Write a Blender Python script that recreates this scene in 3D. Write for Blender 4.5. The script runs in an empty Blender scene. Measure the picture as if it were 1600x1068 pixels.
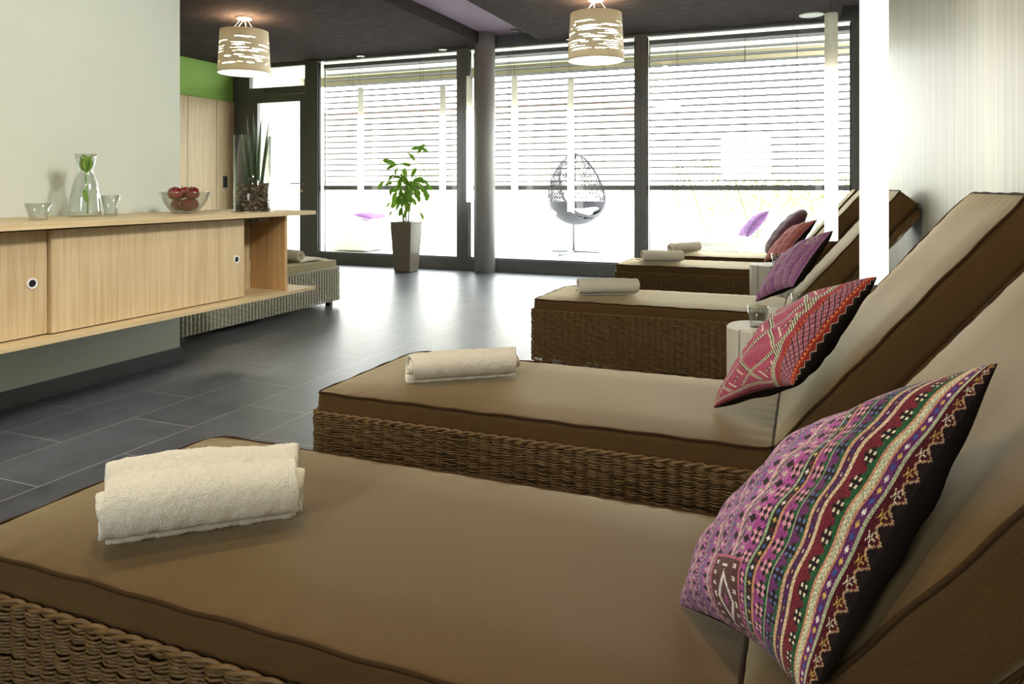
import bpy, bmesh, math, random
import numpy as np
from mathutils import Vector, Matrix
random.seed(7)
PI = math.pi
S = bpy.context.scene
COL = S.collection

# ------------------------------------------------------------------ camera
F_PX, HOR, YAW = 1146.0, 293.0, math.atan(461 / 1146.0)
cam_d = bpy.data.cameras.new('camera')
cam = bpy.data.objects.new('camera', cam_d)
COL.objects.link(cam)
cam.location = (0, 0, 1.0)
cam.rotation_euler = (PI / 2, 0, YAW)
cam_d.sensor_width = 36
cam_d.lens = F_PX / 1600 * 36
cam_d.shift_y = -(534 - HOR) / 1600
cam_d.clip_start = 0.02
cam_d.clip_end = 300
S.camera = cam

# ------------------------------------------------------------------ light
S.view_settings.view_transform = 'Standard'
S.view_settings.look = 'None'
S.view_settings.gamma = 1
S.view_settings.use_curve_mapping = False
S.view_settings.exposure = 0.0
S.cycles.use_denoising = True
S.cycles.max_bounces = 10
S.cycles.diffuse_bounces = 5
S.cycles.transparent_max_bounces = 24
S.cycles.sample_clamp_indirect = 8
SKY = 14.0
world = bpy.data.worlds.new('sky')
S.world = world
world.use_nodes = True
wn = world.node_tree.nodes
wl = world.node_tree.links
bg = wn['Background']
tcw = wn.new('ShaderNodeTexCoord')
sep = wn.new('ShaderNodeSeparateXYZ')
rmp = wn.new('ShaderNodeValToRGB')
rmp.color_ramp.elements[0].position = 0.0
rmp.color_ramp.elements[0].color = (1.0, 1.0, 0.97, 1)
rmp.color_ramp.elements[1].position = 0.6
rmp.color_ramp.elements[1].color = (0.90, 0.96, 1.0, 1)
wl.new(tcw.outputs['Generated'], sep.inputs[0])
wl.new(sep.outputs['Z'], rmp.inputs[0])
wl.new(rmp.outputs[0], bg.inputs[0])
bg.inputs[1].default_value = SKY


def portal(name, loc, rot, sx, sy):
    d = bpy.data.lights.new(name, 'AREA')
    d.shape = 'RECTANGLE'
    d.size, d.size_y = sx, sy
    d.cycles.is_portal = True
    o = bpy.data.objects.new(name, d)
    o.location, o.rotation_euler = loc, rot
    COL.objects.link(o)


# daylight sampling at the glass front and at the fill opening added behind the viewer
portal('window_daylight', (-3.5, 8.14, 1.4), (-PI / 2, 0, 0), 7.9, 2.7)
portal('rear_opening_daylight', (-1.4, -2.62, 1.75), (PI / 2, 0, 0), 1.2, 1.1)


def lamp(name, kind, loc, energy, color, size=0.1, rot=None, spot=None):
    d = bpy.data.lights.new(name, kind)
    d.energy, d.color = energy, color
    if kind == 'AREA':
        d.shape = 'DISK'
        d.size = size
    else:
        d.shadow_soft_size = size
    if spot:
        d.spot_size, d.spot_blend = spot, 0.8
    o = bpy.data.objects.new(name, d)
    o.location = loc
    if rot:
        o.rotation_euler = rot
    COL.objects.link(o)
    return o


# added warm fill lights under the ceiling, out of view above the near loungers
for k, (x, y) in enumerate([(-2.1, 0.9), (-0.7, 0.75), (-1.4, 1.7)]):
    lamp('top_fill_beam', 'AREA', (x, y, 2.66), 15, (1.0, 0.86, 0.66), 0.22)

# added unseen spot at upper right, brightens the grey wall over the sideboard
_w = lamp('wall_fill_beam', 'SPOT', (.05, 2.45, 2.55), 360, (1.0, .975, .93), .22, spot=math.radians(72))
_w.rotation_euler = (Vector((-3.4, 2.1, 1.15)) - _w.location).to_track_quat('-Z', 'Y').to_euler()

# ------------------------------------------------------------------ helpers


class MB:
    def __init__(s):
        s.v, s.f = [], []

    def add(s, vs, fs):
        o = len(s.v)
        s.v += [tuple(p) for p in vs]
        s.f += [tuple(i + o for i in f) for f in fs]
        return s

    def box(s, x0, x1, y0, y1, z0, z1):
        vs = [(x, y, z) for x in (x0, x1) for y in (y0, y1) for z in (z0, z1)]
        return s.add(vs, [(0, 1, 3, 2), (4, 6, 7, 5), (0, 4, 5, 1), (2, 3, 7, 6), (0, 2, 6, 4), (1, 5, 7, 3)])

    def tube(s, path, r, n=8, closed=False, caps=True, flat=1.0):
        path = [Vector(p) for p in path]
        m = len(path)
        rs = r if hasattr(r, '__len__') else [r] * m
        t0 = (path[1] - path[0]).normalized()
        ref = Vector((0, 0, 1)) if abs(t0.z) < .9 else Vector((1, 0, 0))
        u = t0.cross(ref).normalized()
        vs = []
        for i, p in enumerate(path):
            if closed:
                t = path[(i + 1) % m] - path[i - 1]
            else:
                t = path[min(i + 1, m - 1)] - path[max(i - 1, 0)]
            t = t.normalized() if t.length > 1e-9 else t0
            u = (u - t * u.dot(t))
            u = u.normalized() if u.length > 1e-9 else t.orthogonal().normalized()
            w = t.cross(u)
            for k in range(n):
                a = 2 * PI * k / n
                vs.append(p + (u * math.cos(a) + w * math.sin(a) * flat) * rs[i])
        fs = []
        for i in range(m if closed else m - 1):
            j = (i + 1) % m
            for k in range(n):
                l = (k + 1) % n
                fs.append((i * n + k, i * n + l, j * n + l, j * n + k))
        if caps and not closed:
            fs.append(tuple(range(n))[::-1])
            fs.append(tuple((m - 1) * n + k for k in range(n)))
        return s.add(vs, fs)

    def lathe(s, prof, n=32, cx=0, cy=0, close=False):
        vs, fs = [], []
        m = len(prof)
        for (r, z) in prof:
            for k in range(n):
                a = 2 * PI * k / n
                vs.append((cx + r * math.cos(a), cy + r * math.sin(a), z))
        for i in range(m if close else m - 1):
            j = (i + 1) % m
            for k in range(n):
                l = (k + 1) % n
                fs.append((i * n + k, i * n + l, j * n + l, j * n + k))
        return s.add(vs, fs)

    def cyl(s, cx, cy, z0, z1, r, n=24):
        s.lathe([(1e-4, z0), (r, z0), (r, z1), (1e-4, z1)], n, cx, cy)
        return s

    def grid(s, fn, nu, nv, flip=False):
        vs = [fn(i / nu, j / nv) for j in range(nv + 1) for i in range(nu + 1)]
        fs = []
        for j in range(nv):
            for i in range(nu):
                a = j * (nu + 1) + i
                q = (a, a + 1, a + nu + 2, a + nu + 1)
                fs.append(q[::-1] if flip else q)
        return s.add(vs, fs)

    def build(s, name, mat=None, parent=None, smooth=False, bevel=0, sub=0, loc=None, merge=False, recalc=True):
        me = bpy.data.meshes.new(name)
        me.from_pydata(s.v, [], s.f)
        if merge:
            b = bmesh.new()
            b.from_mesh(me)
            bmesh.ops.remove_doubles(b, verts=b.verts, dist=1e-5)
            if recalc:
                bmesh.ops.recalc_face_normals(b, faces=b.faces)
            b.to_mesh(me)
            b.free()
        me.update()
        if smooth:
            me.polygons.foreach_set('use_smooth', [True] * len(me.polygons))
        o = bpy.data.objects.new(name, me)
        COL.objects.link(o)
        if mat:
            me.materials.append(mat)
        if parent:
            o.parent = parent
        if loc:
            o.location = loc
        if bevel:
            m = o.modifiers.new('bevel', 'BEVEL')
            m.width = bevel
            m.segments = 3
            m.limit_method = 'ANGLE'
            m.harden_normals = False
        if sub:
            m = o.modifiers.new('sub', 'SUBSURF')
            m.levels = m.render_levels = sub
        return o


def tag(o, label=None, cat=None, group=None, kind=None):
    if label:
        o['label'] = label
    if cat:
        o['category'] = cat
    if group:
        o['group'] = group
    if kind:
        o['kind'] = kind
    return o


def thing(name, label, cat, loc=(0, 0, 0), rz=0, group=None):
    o = bpy.data.objects.new(name, None)
    o.empty_display_size = 0.1
    COL.objects.link(o)
    o.location = loc
    o.rotation_euler = (0, 0, rz)
    return tag(o, label, cat, group)


def struct(name, mb, mat, **k):
    o = mb.build(name, mat, **k)
    if o.parent is None:
        o['kind'] = 'structure'
    return o


def dup(root, loc, rz, label, group=None):
    r = root.copy()
    COL.objects.link(r)
    r.location = loc
    r.rotation_euler = (0, 0, rz)
    r['label'] = label
    if group:
        r['group'] = group
    for ch in list(root.children):
        c = ch.copy()
        COL.objects.link(c)
        c.parent = r
        for g in list(ch.children):
            d = g.copy()
            COL.objects.link(d)
            d.parent = c
    return r


# ------------------------------------------------------------------ materials
def srgb(r, g, b):
    def f(c):
        c /= 255.0
        return c / 12.92 if c <= .04045 else ((c + .055) / 1.055) ** 2.4
    return (f(r), f(g), f(b), 1)


def mat(name, color, rough=.5, spec=.5, metal=0, sheen=0, noise=0, nscale=(20, 20, 20), bump=0, bscale=200,
        bstretch=(1, 1, 1), bdist=.002, emit=None, estr=0, trans=0, ior=1.45, coat=0, coords='Object', col2=None, detail=4):
    m = bpy.data.materials.new(name)
    m.use_nodes = True
    nt = m.node_tree
    p = nt.nodes['Principled BSDF']
    p.inputs['Base Color'].default_value = color
    p.inputs['Roughness'].default_value = rough
    p.inputs['Specular IOR Level'].default_value = spec
    p.inputs['Metallic'].default_value = metal
    p.inputs['Sheen Weight'].default_value = sheen
    p.inputs['Transmission Weight'].default_value = trans
    p.inputs['IOR'].default_value = ior
    p.inputs['Coat Weight'].default_value = coat
    if emit:
        p.inputs['Emission Color'].default_value = emit
        p.inputs['Emission Strength'].default_value = estr
    tc = nt.nodes.new('ShaderNodeTexCoord')
    if noise or col2:
        mp = nt.nodes.new('ShaderNodeMapping')
        mp.inputs['Scale'].default_value = nscale
        nt.links.new(tc.outputs[coords], mp.inputs[0])
        nz = nt.nodes.new('ShaderNodeTexNoise')
        nz.inputs['Scale'].default_value = 1
        nz.inputs['Detail'].default_value = detail
        nt.links.new(mp.outputs[0], nz.inputs[0])
        cr = nt.nodes.new('ShaderNodeValToRGB')
        if col2:
            a, b = color, col2
        else:
            a = tuple(max(0, c * (1 - noise)) for c in color[:3]) + (1,)
            b = tuple(min(1, c * (1 + noise)) for c in color[:3]) + (1,)
        cr.color_ramp.elements[0].position = .3
        cr.color_ramp.elements[0].color = a
        cr.color_ramp.elements[1].position = .7
        cr.color_ramp.elements[1].color = b
        nt.links.new(nz.outputs[0], cr.inputs[0])
        nt.links.new(cr.outputs[0], p.inputs['Base Color'])
    if bump:
        mp2 = nt.nodes.new('ShaderNodeMapping')
        mp2.inputs['Scale'].default_value = bstretch
        nt.links.new(tc.outputs[coords], mp2.inputs[0])
        nb = nt.nodes.new('ShaderNodeTexNoise')
        nb.inputs['Scale'].default_value = bscale
        nb.inputs['Detail'].default_value = 3
        nt.links.new(mp2.outputs[0], nb.inputs[0])
        bp = nt.nodes.new('ShaderNodeBump')
        bp.inputs['Strength'].default_value = bump
        bp.inputs['Distance'].default_value = bdist
        nt.links.new(nb.outputs[0], bp.inputs['Height'])
        nt.links.new(bp.outputs[0], p.inputs['Normal'])
    return m


def thin_glass(name, tint=(.97, .98, .97, 1), ior=1.45, rough=0, power=5):
    m = bpy.data.materials.new(name)
    m.use_nodes = True
    nt = m.node_tree
    nt.nodes.remove(nt.nodes['Principled BSDF'])
    out = nt.nodes['Material Output']
    t = nt.nodes.new('ShaderNodeBsdfTransparent')
    t.inputs[0].default_value = tint
    g = nt.nodes.new('ShaderNodeBsdfGlossy')
    g.inputs['Roughness'].default_value = rough
    lw = nt.nodes.new('ShaderNodeLayerWeight')
    lw.inputs['Blend'].default_value = .5
    pw = nt.nodes.new('ShaderNodeMath')
    pw.operation = 'POWER'
    pw.inputs[1].default_value = power
    nt.links.new(lw.outputs['Facing'], pw.inputs[0])
    f = nt.nodes.new('ShaderNodeMapRange')
    f.inputs[3].default_value = ((ior - 1) / (ior + 1)) ** 2
    f.inputs[4].default_value = .9
    nt.links.new(pw.outputs[0], f.inputs[0])
    mx = nt.nodes.new('ShaderNodeMixShader')
    nt.links.new(f.outputs[0], mx.inputs[0])
    nt.links.new(t.outputs[0], mx.inputs[1])
    nt.links.new(g.outputs[0], mx.inputs[2])
    nt.links.new(mx.outputs[0], out.inputs[0])
    return m


def wood(name, c1, c2, scale=(60, 60, 2.2), rough=.45, spec=.4):
    return mat(name, c1, rough, spec, col2=c2, nscale=scale, bump=.08, bscale=1, bstretch=(scale[0] * 3, scale[1] * 3, scale[2] * 3), detail=6)


def add_translucent(m, col, f):
    nt = m.node_tree
    tr = nt.nodes.new('ShaderNodeBsdfTranslucent')
    tr.inputs[0].default_value = col
    mx = nt.nodes.new('ShaderNodeMixShader')
    mx.inputs[0].default_value = f
    nt.links.new(nt.nodes['Principled BSDF'].outputs[0], mx.inputs[1])
    nt.links.new(tr.outputs[0], mx.inputs[2])
    nt.links.new(mx.outputs[0], nt.nodes['Material Output'].inputs[0])


M = {}


def upholstery(name, col, sheen, tint):
    m = mat(name, col, .62, .35, noise=.12, nscale=(300, 300, 300), bump=.25, bscale=900, sheen=sheen, bdist=.001)
    p = m.node_tree.nodes['Principled BSDF']
    p.inputs['Sheen Roughness'].default_value = .4
    p.inputs['Sheen Tint'].default_value = tint
    p.inputs['Specular Tint'].default_value = srgb(236, 214, 168)
    return m


M['fabric'] = upholstery('brown_coated_fabric', srgb(86, 63, 36), .9, srgb(236, 217, 172))
M['fabric_lit'] = upholstery('window_lit_fabric', srgb(146, 136, 100), .5, srgb(234, 226, 190))  # brown pad fabric made paler, window light put into the colour
M['piping'] = mat('brown_piping', srgb(62, 44, 24), .8, .15, noise=.1, nscale=(200, 200, 200))
M['wicker'] = mat('brown_wicker', srgb(90, 66, 34), .42, .5, col2=srgb(120, 92, 50), nscale=(40, 40, 160))
M['wicker_lit'] = mat('window_lit_wicker', srgb(150, 146, 122), .38, .6, col2=srgb(176, 172, 150), nscale=(40, 40, 160))  # brown wicker made lighter and greyer, window sheen put into the colour
M['wicker_dark'] = mat('wicker_stake', srgb(84, 62, 36), .5, .4, noise=.15)
M['black_plastic'] = mat('black_plastic', srgb(25, 24, 23), .5, .4, noise=.1)
M['towel'] = mat('white_terry', srgb(252, 245, 228), .9, .1, noise=.05, nscale=(150, 150, 150), bump=.9, bscale=420, bdist=.004, sheen=.4)
M['oak'] = wood('oak_veneer', srgb(180, 156, 116), srgb(206, 184, 146))
M['oak_flat'] = wood('oak_board', srgb(184, 162, 122), srgb(206, 186, 146), scale=(60, 2.2, 60))
M['oak_dark'] = wood('oak_inner', srgb(176, 136, 88), srgb(196, 160, 110))
M['wall_grey'] = mat('grey_green_paint', srgb(193, 198, 185), .75, .25, noise=.02, nscale=(3, 3, 3), bump=.06, bscale=350)
M['wall_green'] = mat('leaf_green_paint', srgb(146, 188, 92), .6, .3, noise=.04, nscale=(2, 2, 2), bump=.05, bscale=300)
M['wall_right'] = mat('washed_veneer', srgb(172, 171, 154), .46, .35, col2=srgb(200, 199, 182), nscale=(26, 26, .8), bump=.10, bscale=1, bstretch=(160, 160, 2.5), detail=6)
M['felt'] = mat('dark_felt', srgb(52, 44, 44), .95, .1, col2=srgb(78, 70, 68), nscale=(9, 60, 60), bump=.8, bscale=90, bstretch=(.35, 1, 1), bdist=.01, detail=8)
M['purple'] = mat('aubergine_ceiling', srgb(176, 158, 180), .7, .2, noise=.03, nscale=(2, 2, 2))
M['frame'] = mat('anthracite_frame', srgb(108, 111, 112), .4, .5, noise=.05, nscale=(5, 5, 5), bump=.03, bscale=500)
M['column'] = mat('grey_column', srgb(168, 167, 166), .45, .45, noise=.04, nscale=(4, 4, 4))
M['pane'] = thin_glass('window_glass')
M['vase_glass'] = thin_glass('vase_glass', (.96, .98, .96, 1), 1.5, 0, 2.8)
M['cup_glass'] = thin_glass('cup_glass', (.93, .95, .94, 1), 1.6, .02, 2.0)
M['glass'] = mat('clear_glass', (1, 1, 1, 1), 0.0, .5, trans=1, ior=1.45)
M['slat'] = mat('blind_slat', srgb(96, 96, 95), .5, .4, noise=.03)
M['rail'] = mat('blind_rail', srgb(120, 122, 122), .45, .5, metal=.3, noise=.03)
M['cord'] = mat('dark_cord', srgb(70, 70, 70), .7, .3, noise=.05)
M['chrome'] = mat('brushed_steel', srgb(190, 188, 184), .25, .5, metal=1, noise=.03)
M['plant_pot'] = mat('taupe_pot', srgb(128, 120, 106), .2, .5, noise=.04, nscale=(6, 6, 6))
M['leaf'] = mat('leaf_green', srgb(62, 110, 28), .45, .4, col2=srgb(110, 150, 48), nscale=(14, 14, 14))
add_translucent(M['leaf'], srgb(116, 156, 48), .25)
M['leaf_dark'] = mat('sansevieria_green', srgb(34, 58, 30), .45, .4, col2=srgb(64, 92, 52), nscale=(50, 50, 18))
M['stem'] = mat('plant_stem', srgb(92, 104, 50), .6, .3, noise=.15)
M['soil'] = mat('dark_soil', srgb(52, 42, 32), .95, .1, noise=.3, nscale=(60, 60, 60))
M['tulip'] = mat('tulip_green', srgb(96, 140, 40), .5, .3, col2=srgb(136, 172, 70), nscale=(40, 40, 15))
M['apple'] = mat('red_apple', srgb(76, 10, 10), .25, .5, col2=srgb(128, 38, 30), nscale=(30, 30, 9), coat=.3)
M['apple_stem'] = mat('apple_stem', srgb(78, 54, 30), .7, .2, noise=.2)
M['white_log'] = mat('whitewashed_wood', srgb(222, 216, 200), .6, .3, col2=srgb(236, 232, 220), nscale=(30, 30, 2), bump=.15, bscale=1, bstretch=(90, 90, 6))
M['shade'] = mat('ceramic_shade', srgb(222, 214, 194), .6, .3, noise=.04, nscale=(3, 3, 60), bump=.3, bscale=1, bstretch=(2, 2, 160))
add_translucent(M['shade'], srgb(236, 232, 222), .18)
M['lamp_glow'] = mat('lamp_diffuser', (1, .95, .85, 1), .5, .2, emit=(1, .94, .80, 1), estr=5.0, noise=.01)
M['tube_glow'] = mat('luminous_tube', (1, 1, 1, 1), .4, .3, emit=(1, .97, .90, 1), estr=2.6, noise=.01)
M['tube_cap'] = mat('opal_acrylic', srgb(222, 220, 212), .3, .5, noise=.02)
add_translucent(M['tube_cap'], srgb(240, 238, 230), .8)
M['white_plastic'] = mat('white_plastic', srgb(232, 232, 230), .4, .4, noise=.02)
M['wax'] = mat('tealight_wax', srgb(236, 228, 214), .5, .3, noise=.03)
M['socket'] = mat('dark_socket', srgb(40, 50, 60), .35, .5, noise=.05)
M['plum'] = mat('plum_velvet', srgb(104, 62, 78), .8, .2, sheen=.5, noise=.08, nscale=(90, 90, 90), bump=.2, bscale=600)
M['black_cloth'] = mat('black_cloth', srgb(32, 26, 22), .85, .15, noise=.15, nscale=(300, 300, 300), bump=.3, bscale=900, bdist=.001)
M['terrace'] = mat('pale_terrace', srgb(196, 196, 190), .8, .2, noise=.04, nscale=(2, 2, 2))
M['soffit'] = mat('pale_soffit', srgb(214, 216, 190), .8, .2, noise=.03)
M['fascia'] = mat('beige_fascia', srgb(150, 142, 122), .7, .2, noise=.05)
M['out_wicker'] = mat('white_wicker', srgb(232, 231, 226), .6, .3, noise=.08, nscale=(60, 60, 120), bump=.6, bscale=120)
M['out_cushion'] = mat('white_canvas', srgb(232, 230, 226), .8, .2, noise=.03)
M['lilac'] = mat('lilac_cloth', srgb(120, 84, 132), .85, .2, noise=.1, nscale=(30, 30, 30))
M['egg'] = mat('grey_rattan', srgb(86, 84, 92), .6, .3, noise=.2, nscale=(50, 50, 50))
M['shrub'] = mat('shrub_leaf', srgb(120, 134, 84), .6, .3, col2=srgb(160, 170, 110), nscale=(3, 3, 3))
M['roof_tile'] = mat('roof_tile', srgb(196, 150, 140), .8, .2, noise=.15, nscale=(4, 4, 4))
M['house_wall'] = mat('pale_render', srgb(226, 220, 205), .85, .2, noise=.03)


def tile_floor():
    m = mat('slate_tiles', srgb(60, 60, 62), .34, 1.0)
    nt = m.node_tree
    p = nt.nodes['Principled BSDF']
    tc = nt.nodes.new('ShaderNodeTexCoord')
    mp = nt.nodes.new('ShaderNodeMapping')
    mp.inputs['Rotation'].default_value = (0, 0, PI / 2)
    nt.links.new(tc.outputs['Object'], mp.inputs[0])
    br = nt.nodes.new('ShaderNodeTexBrick')
    br.offset = .5
    br.inputs['Scale'].default_value = 1
    br.inputs['Mortar Size'].default_value = .0022
    br.inputs['Mortar Smooth'].default_value = .1
    br.inputs['Brick Width'].default_value = .66
    br.inputs['Row Height'].default_value = .3325
    br.inputs['Color1'].default_value = (.9, .9, .9, 1)
    br.inputs['Color2'].default_value = (1.08, 1.08, 1.08, 1)
    br.inputs['Mortar'].default_value = (1, 1, 1, 1)
    nt.links.new(mp.outputs[0], br.inputs[0])
    nz = nt.nodes.new('ShaderNodeTexNoise')
    nz.inputs['Scale'].default_value = 3.2
    nz.inputs['Detail'].default_value = 8
    nz.inputs['Roughness'].default_value = .65
    nt.links.new(tc.outputs['Object'], nz.inputs[0])
    cr = nt.nodes.new('ShaderNodeValToRGB')
    cr.color_ramp.elements[0].position = .3
    cr.color_ramp.elements[0].color = srgb(72, 76, 82)
    cr.color_ramp.elements[1].position = .72
    cr.color_ramp.elements[1].color = srgb(100, 104, 110)
    nt.links.new(nz.outputs[0], cr.inputs[0])
    mu = nt.nodes.new('ShaderNodeMix')
    mu.data_type = 'RGBA'
    mu.blend_type = 'MULTIPLY'
    mu.inputs[0].default_value = 1
    nt.links.new(cr.outputs[0], mu.inputs[6])
    nt.links.new(br.outputs['Color'], mu.inputs[7])
    mx = nt.nodes.new('ShaderNodeMix')
    mx.data_type = 'RGBA'
    nt.links.new(br.outputs['Fac'], mx.inputs[0])
    nt.links.new(mu.outputs[2], mx.inputs[6])
    mx.inputs[7].default_value = srgb(158, 156, 150)
    nt.links.new(mx.outputs[2], p.inputs['Base Color'])
    rr = nt.nodes.new('ShaderNodeMapRange')
    rr.inputs[3].default_value = .34
    rr.inputs[4].default_value = .40
    nt.links.new(nz.outputs[0], rr.inputs[0])
    nt.links.new(rr.outputs[0], p.inputs['Roughness'])
    bp = nt.nodes.new('ShaderNodeBump')
    bp.inputs['Strength'].default_value = .025
    bp.inputs['Distance'].default_value = .004
    ad = nt.nodes.new('ShaderNodeMath')
    ad.operation = 'SUBTRACT'
    nt.links.new(nz.outputs[0], ad.inputs[0])
    nt.links.new(br.outputs['Fac'], ad.inputs[1])
    nt.links.new(ad.outputs[0], bp.inputs['Height'])
    nt.links.new(bp.outputs[0], p.inputs['Normal'])
    return m


M['floor'] = tile_floor()

# ------------------------------------------------------------------ room shell
XL, XR, YW, YB, ZC, ZP = -7.46, 0.495, 8.07, -2.6, 2.82, 2.69
WX = -3.367
fl = struct('floor', MB().add([(-7.7, -2.8, 0), (0.7, -2.8, 0), (0.7, 8.2, 0), (-7.7, 8.2, 0), (-7.7, -2.8, -.1), (0.7, -2.8, -.1), (0.7, 8.2, -.1), (-7.7, 8.2, -.1)],
            [(0, 1, 2, 3), (7, 6, 5, 4), (0, 4, 5, 1), (1, 5, 6, 2), (2, 6, 7, 3), (3, 7, 4, 0)]), M['floor'])
fl.location = (0, 0, 0)
# tile grid offset: joints at X=-3.05, -2.717 ... and Y=2.015 (+.33 every other row)
for n in M['floor'].node_tree.nodes:
    if n.type == 'MAPPING':
        n.inputs['Location'].default_value = (.66 * 8 - 2.015, .3325 * 12 - 3.0495, 0)
        n.inputs['Rotation'].default_value = (0, 0, -PI / 2)
        n.vector_type = 'POINT'
struct('ceiling', MB().box(-7.7, .7, -2.8, 8.2, ZC, ZC + .15), M['purple'])
struct('trim_1', MB().box(XL, -3.56, YB, 8.03, ZP, ZC), M['felt'])
struct('trim_2', MB().box(-2.85, .31, YB, 8.03, ZP, ZC), M['felt'])
struct('wall_left', MB().box(XL - .2, XL, YB - .2, YW + .1, 0, ZC), M['wall_green'])
struct('wall_right', MB().box(XR, XR + .2, YB - .2, YW + .1, 0, ZC), M['wall_right'])
struct('wall_partition', MB().box(WX - .2, WX, YB, 3.22, 0, ZC), M['wall_grey'])
wb = MB()
wb.box(XL, -2.0, YB - .2, YB, 0, ZC).box(-.8, XR, YB - .2, YB, 0, ZC).box(-2.0, -.8, YB - .2, YB, 0, 1.2).box(-2.0, -.8, YB - .2, YB, 2.3, ZC)  # opening added in the unseen back wall to let in fill daylight
struct('wall_back', wb, M['wall_grey'])
bb = MB().box(WX, WX + .012, YB, 3.232, 0, .08).box(WX - .2, WX, 3.22, 3.232, 0, .08)
struct('baseboard_partition', bb, mat('slate_skirting', srgb(88, 88, 90), .45, .4, noise=.12, nscale=(6, 6, 6)), bevel=.001)
struct('baseboard_right', MB().box(XR - .012, XR, YB, YW, 0, .08), bpy.data.materials['slate_skirting'], bevel=.001)
# round column
struct('column', MB().cyl(-3.53, 7.915, 0, ZC, .122, 48), M['column'], smooth=False, bevel=0)
for p in bpy.data.objects['column'].data.polygons:
    p.use_smooth = abs(p.normal.z) < .5

# ------------------------------------------------------------------ glass front
Y0, Y1 = 8.07, 8.15
ZT = 2.69


def window(name, xl, xr, gl, gr, zb=.144, zt=2.66):
    f = MB()
    f.box(xl, gl, Y0, Y1, 0, ZC).box(gr, xr, Y0, Y1, 0, ZC)
    f.box(gl, gr, Y0, Y1, 0, zb).box(gl, gr, Y0, Y1, zt + .012, ZC)
    o = f.build(name, M['frame'], bevel=.003)
    o['kind'] = 'structure'
    MB().box(gl, gr, Y0 + .035, Y0 + .045, zb, zt + .012).build('glass_pane', M['pane'], o)
    # sealing bead round the glass
    b = MB()
    for (a, c, z0, z1) in ((gl, gl + .012, zb, zt), (gr - .012, gr, zb, zt), (gl, gr, zb, zb + .012)):
        b.box(a, c, Y0 + .02, Y0 + .06, z0, z1)
    b.build('sealing_bead', M['black_plastic'], o)
    return o


window('window_1', -6.15, -3.90, -6.03, -3.975)
window('window_2', -3.90, -1.71, -3.815, -1.775)
window('window_3', -1.71, XR, -1.645, .411)
# door bay
f = MB()
f.box(XL, -7.17, Y0, Y1, 0, ZC).box(-6.235, -6.15, Y0, Y1, 0, ZC).box(-7.17, -6.235, Y0, Y1, 2.27, 2.37).box(-7.17, -6.235, Y0, Y1, 2.64, ZC).box(-7.17, -6.235, Y0, Y1, 0, .02)
o = struct('window_4', f, M['frame'], bevel=.003)
MB().box(-7.17, -6.235, Y0 + .035, Y0 + .045, 2.37, 2.64).build('glass_pane', M['pane'], o)
d = MB()
d.box(-7.165, -7.04, Y0 + .01, Y1 - .01, .02, 2.265).box(-6.325, -6.24, Y0 + .01, Y1 - .01, .02, 2.265)
d.box(-7.04, -6.325, Y0 + .01, Y1 - .01, .02, .155).box(-7.04, -6.325, Y0 + .01, Y1 - .01, 2.165, 2.265)
door = struct('door_1', d, M['frame'], bevel=.003)
MB().box(-7.04, -6.325, Y0 + .035, Y0 + .045, .155, 2.165).build('glass_pane', M['pane'], door)
h = MB()
h.tube([(-6.283, Y0 + .01, 1.055), (-6.283, Y0 - .05, 1.055), (-6.30, Y0 - .06, 1.055), (-6.42, Y0 - .06, 1.055)], .009, 10)
h.tube([(-6.283, Y0 + .012, 1.055), (-6.283, Y0 - .004, 1.055)], .026, 20)
h.build('door_handle', M['chrome'], door, smooth=True)
MB().tube([(-6.283, Y0 + .012, .955), (-6.283, Y0 - .006, .955)], .024, 20).build('lock_plate', M['chrome'], door)
c_ = MB().box(-7.16, -6.88, Y0 - .045, Y0 + .005, 2.29, 2.345)
c_.build('door_closer', M['rail'], door, bevel=.004)
MB().box(-7.10, -6.70, Y0 - .03, Y0 - .015, 2.262, 2.282).build('closer_arm', M['rail'], door, bevel=.003)
# ------------------------------------------------------------------ outside structure
struct('terrace', MB().box(-40, 40, 8.15, 70, -.12, -.02), M['terrace'])
struct('soffit', MB().box(-9.5, 3.5, 8.12, 10.0, 2.78, 2.95), M['soffit'])
struct('fascia_beam', MB().box(-9.5, 3.5, 9.9, 10.05, 2.64, 2.95), M['fascia'])
struct('wall_outside_left', MB().box(-7.95, -7.66, 8.15, 10.2, -.1, 2.78), M['house_wall'])

# ------------------------------------------------------------------ external blinds


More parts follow.
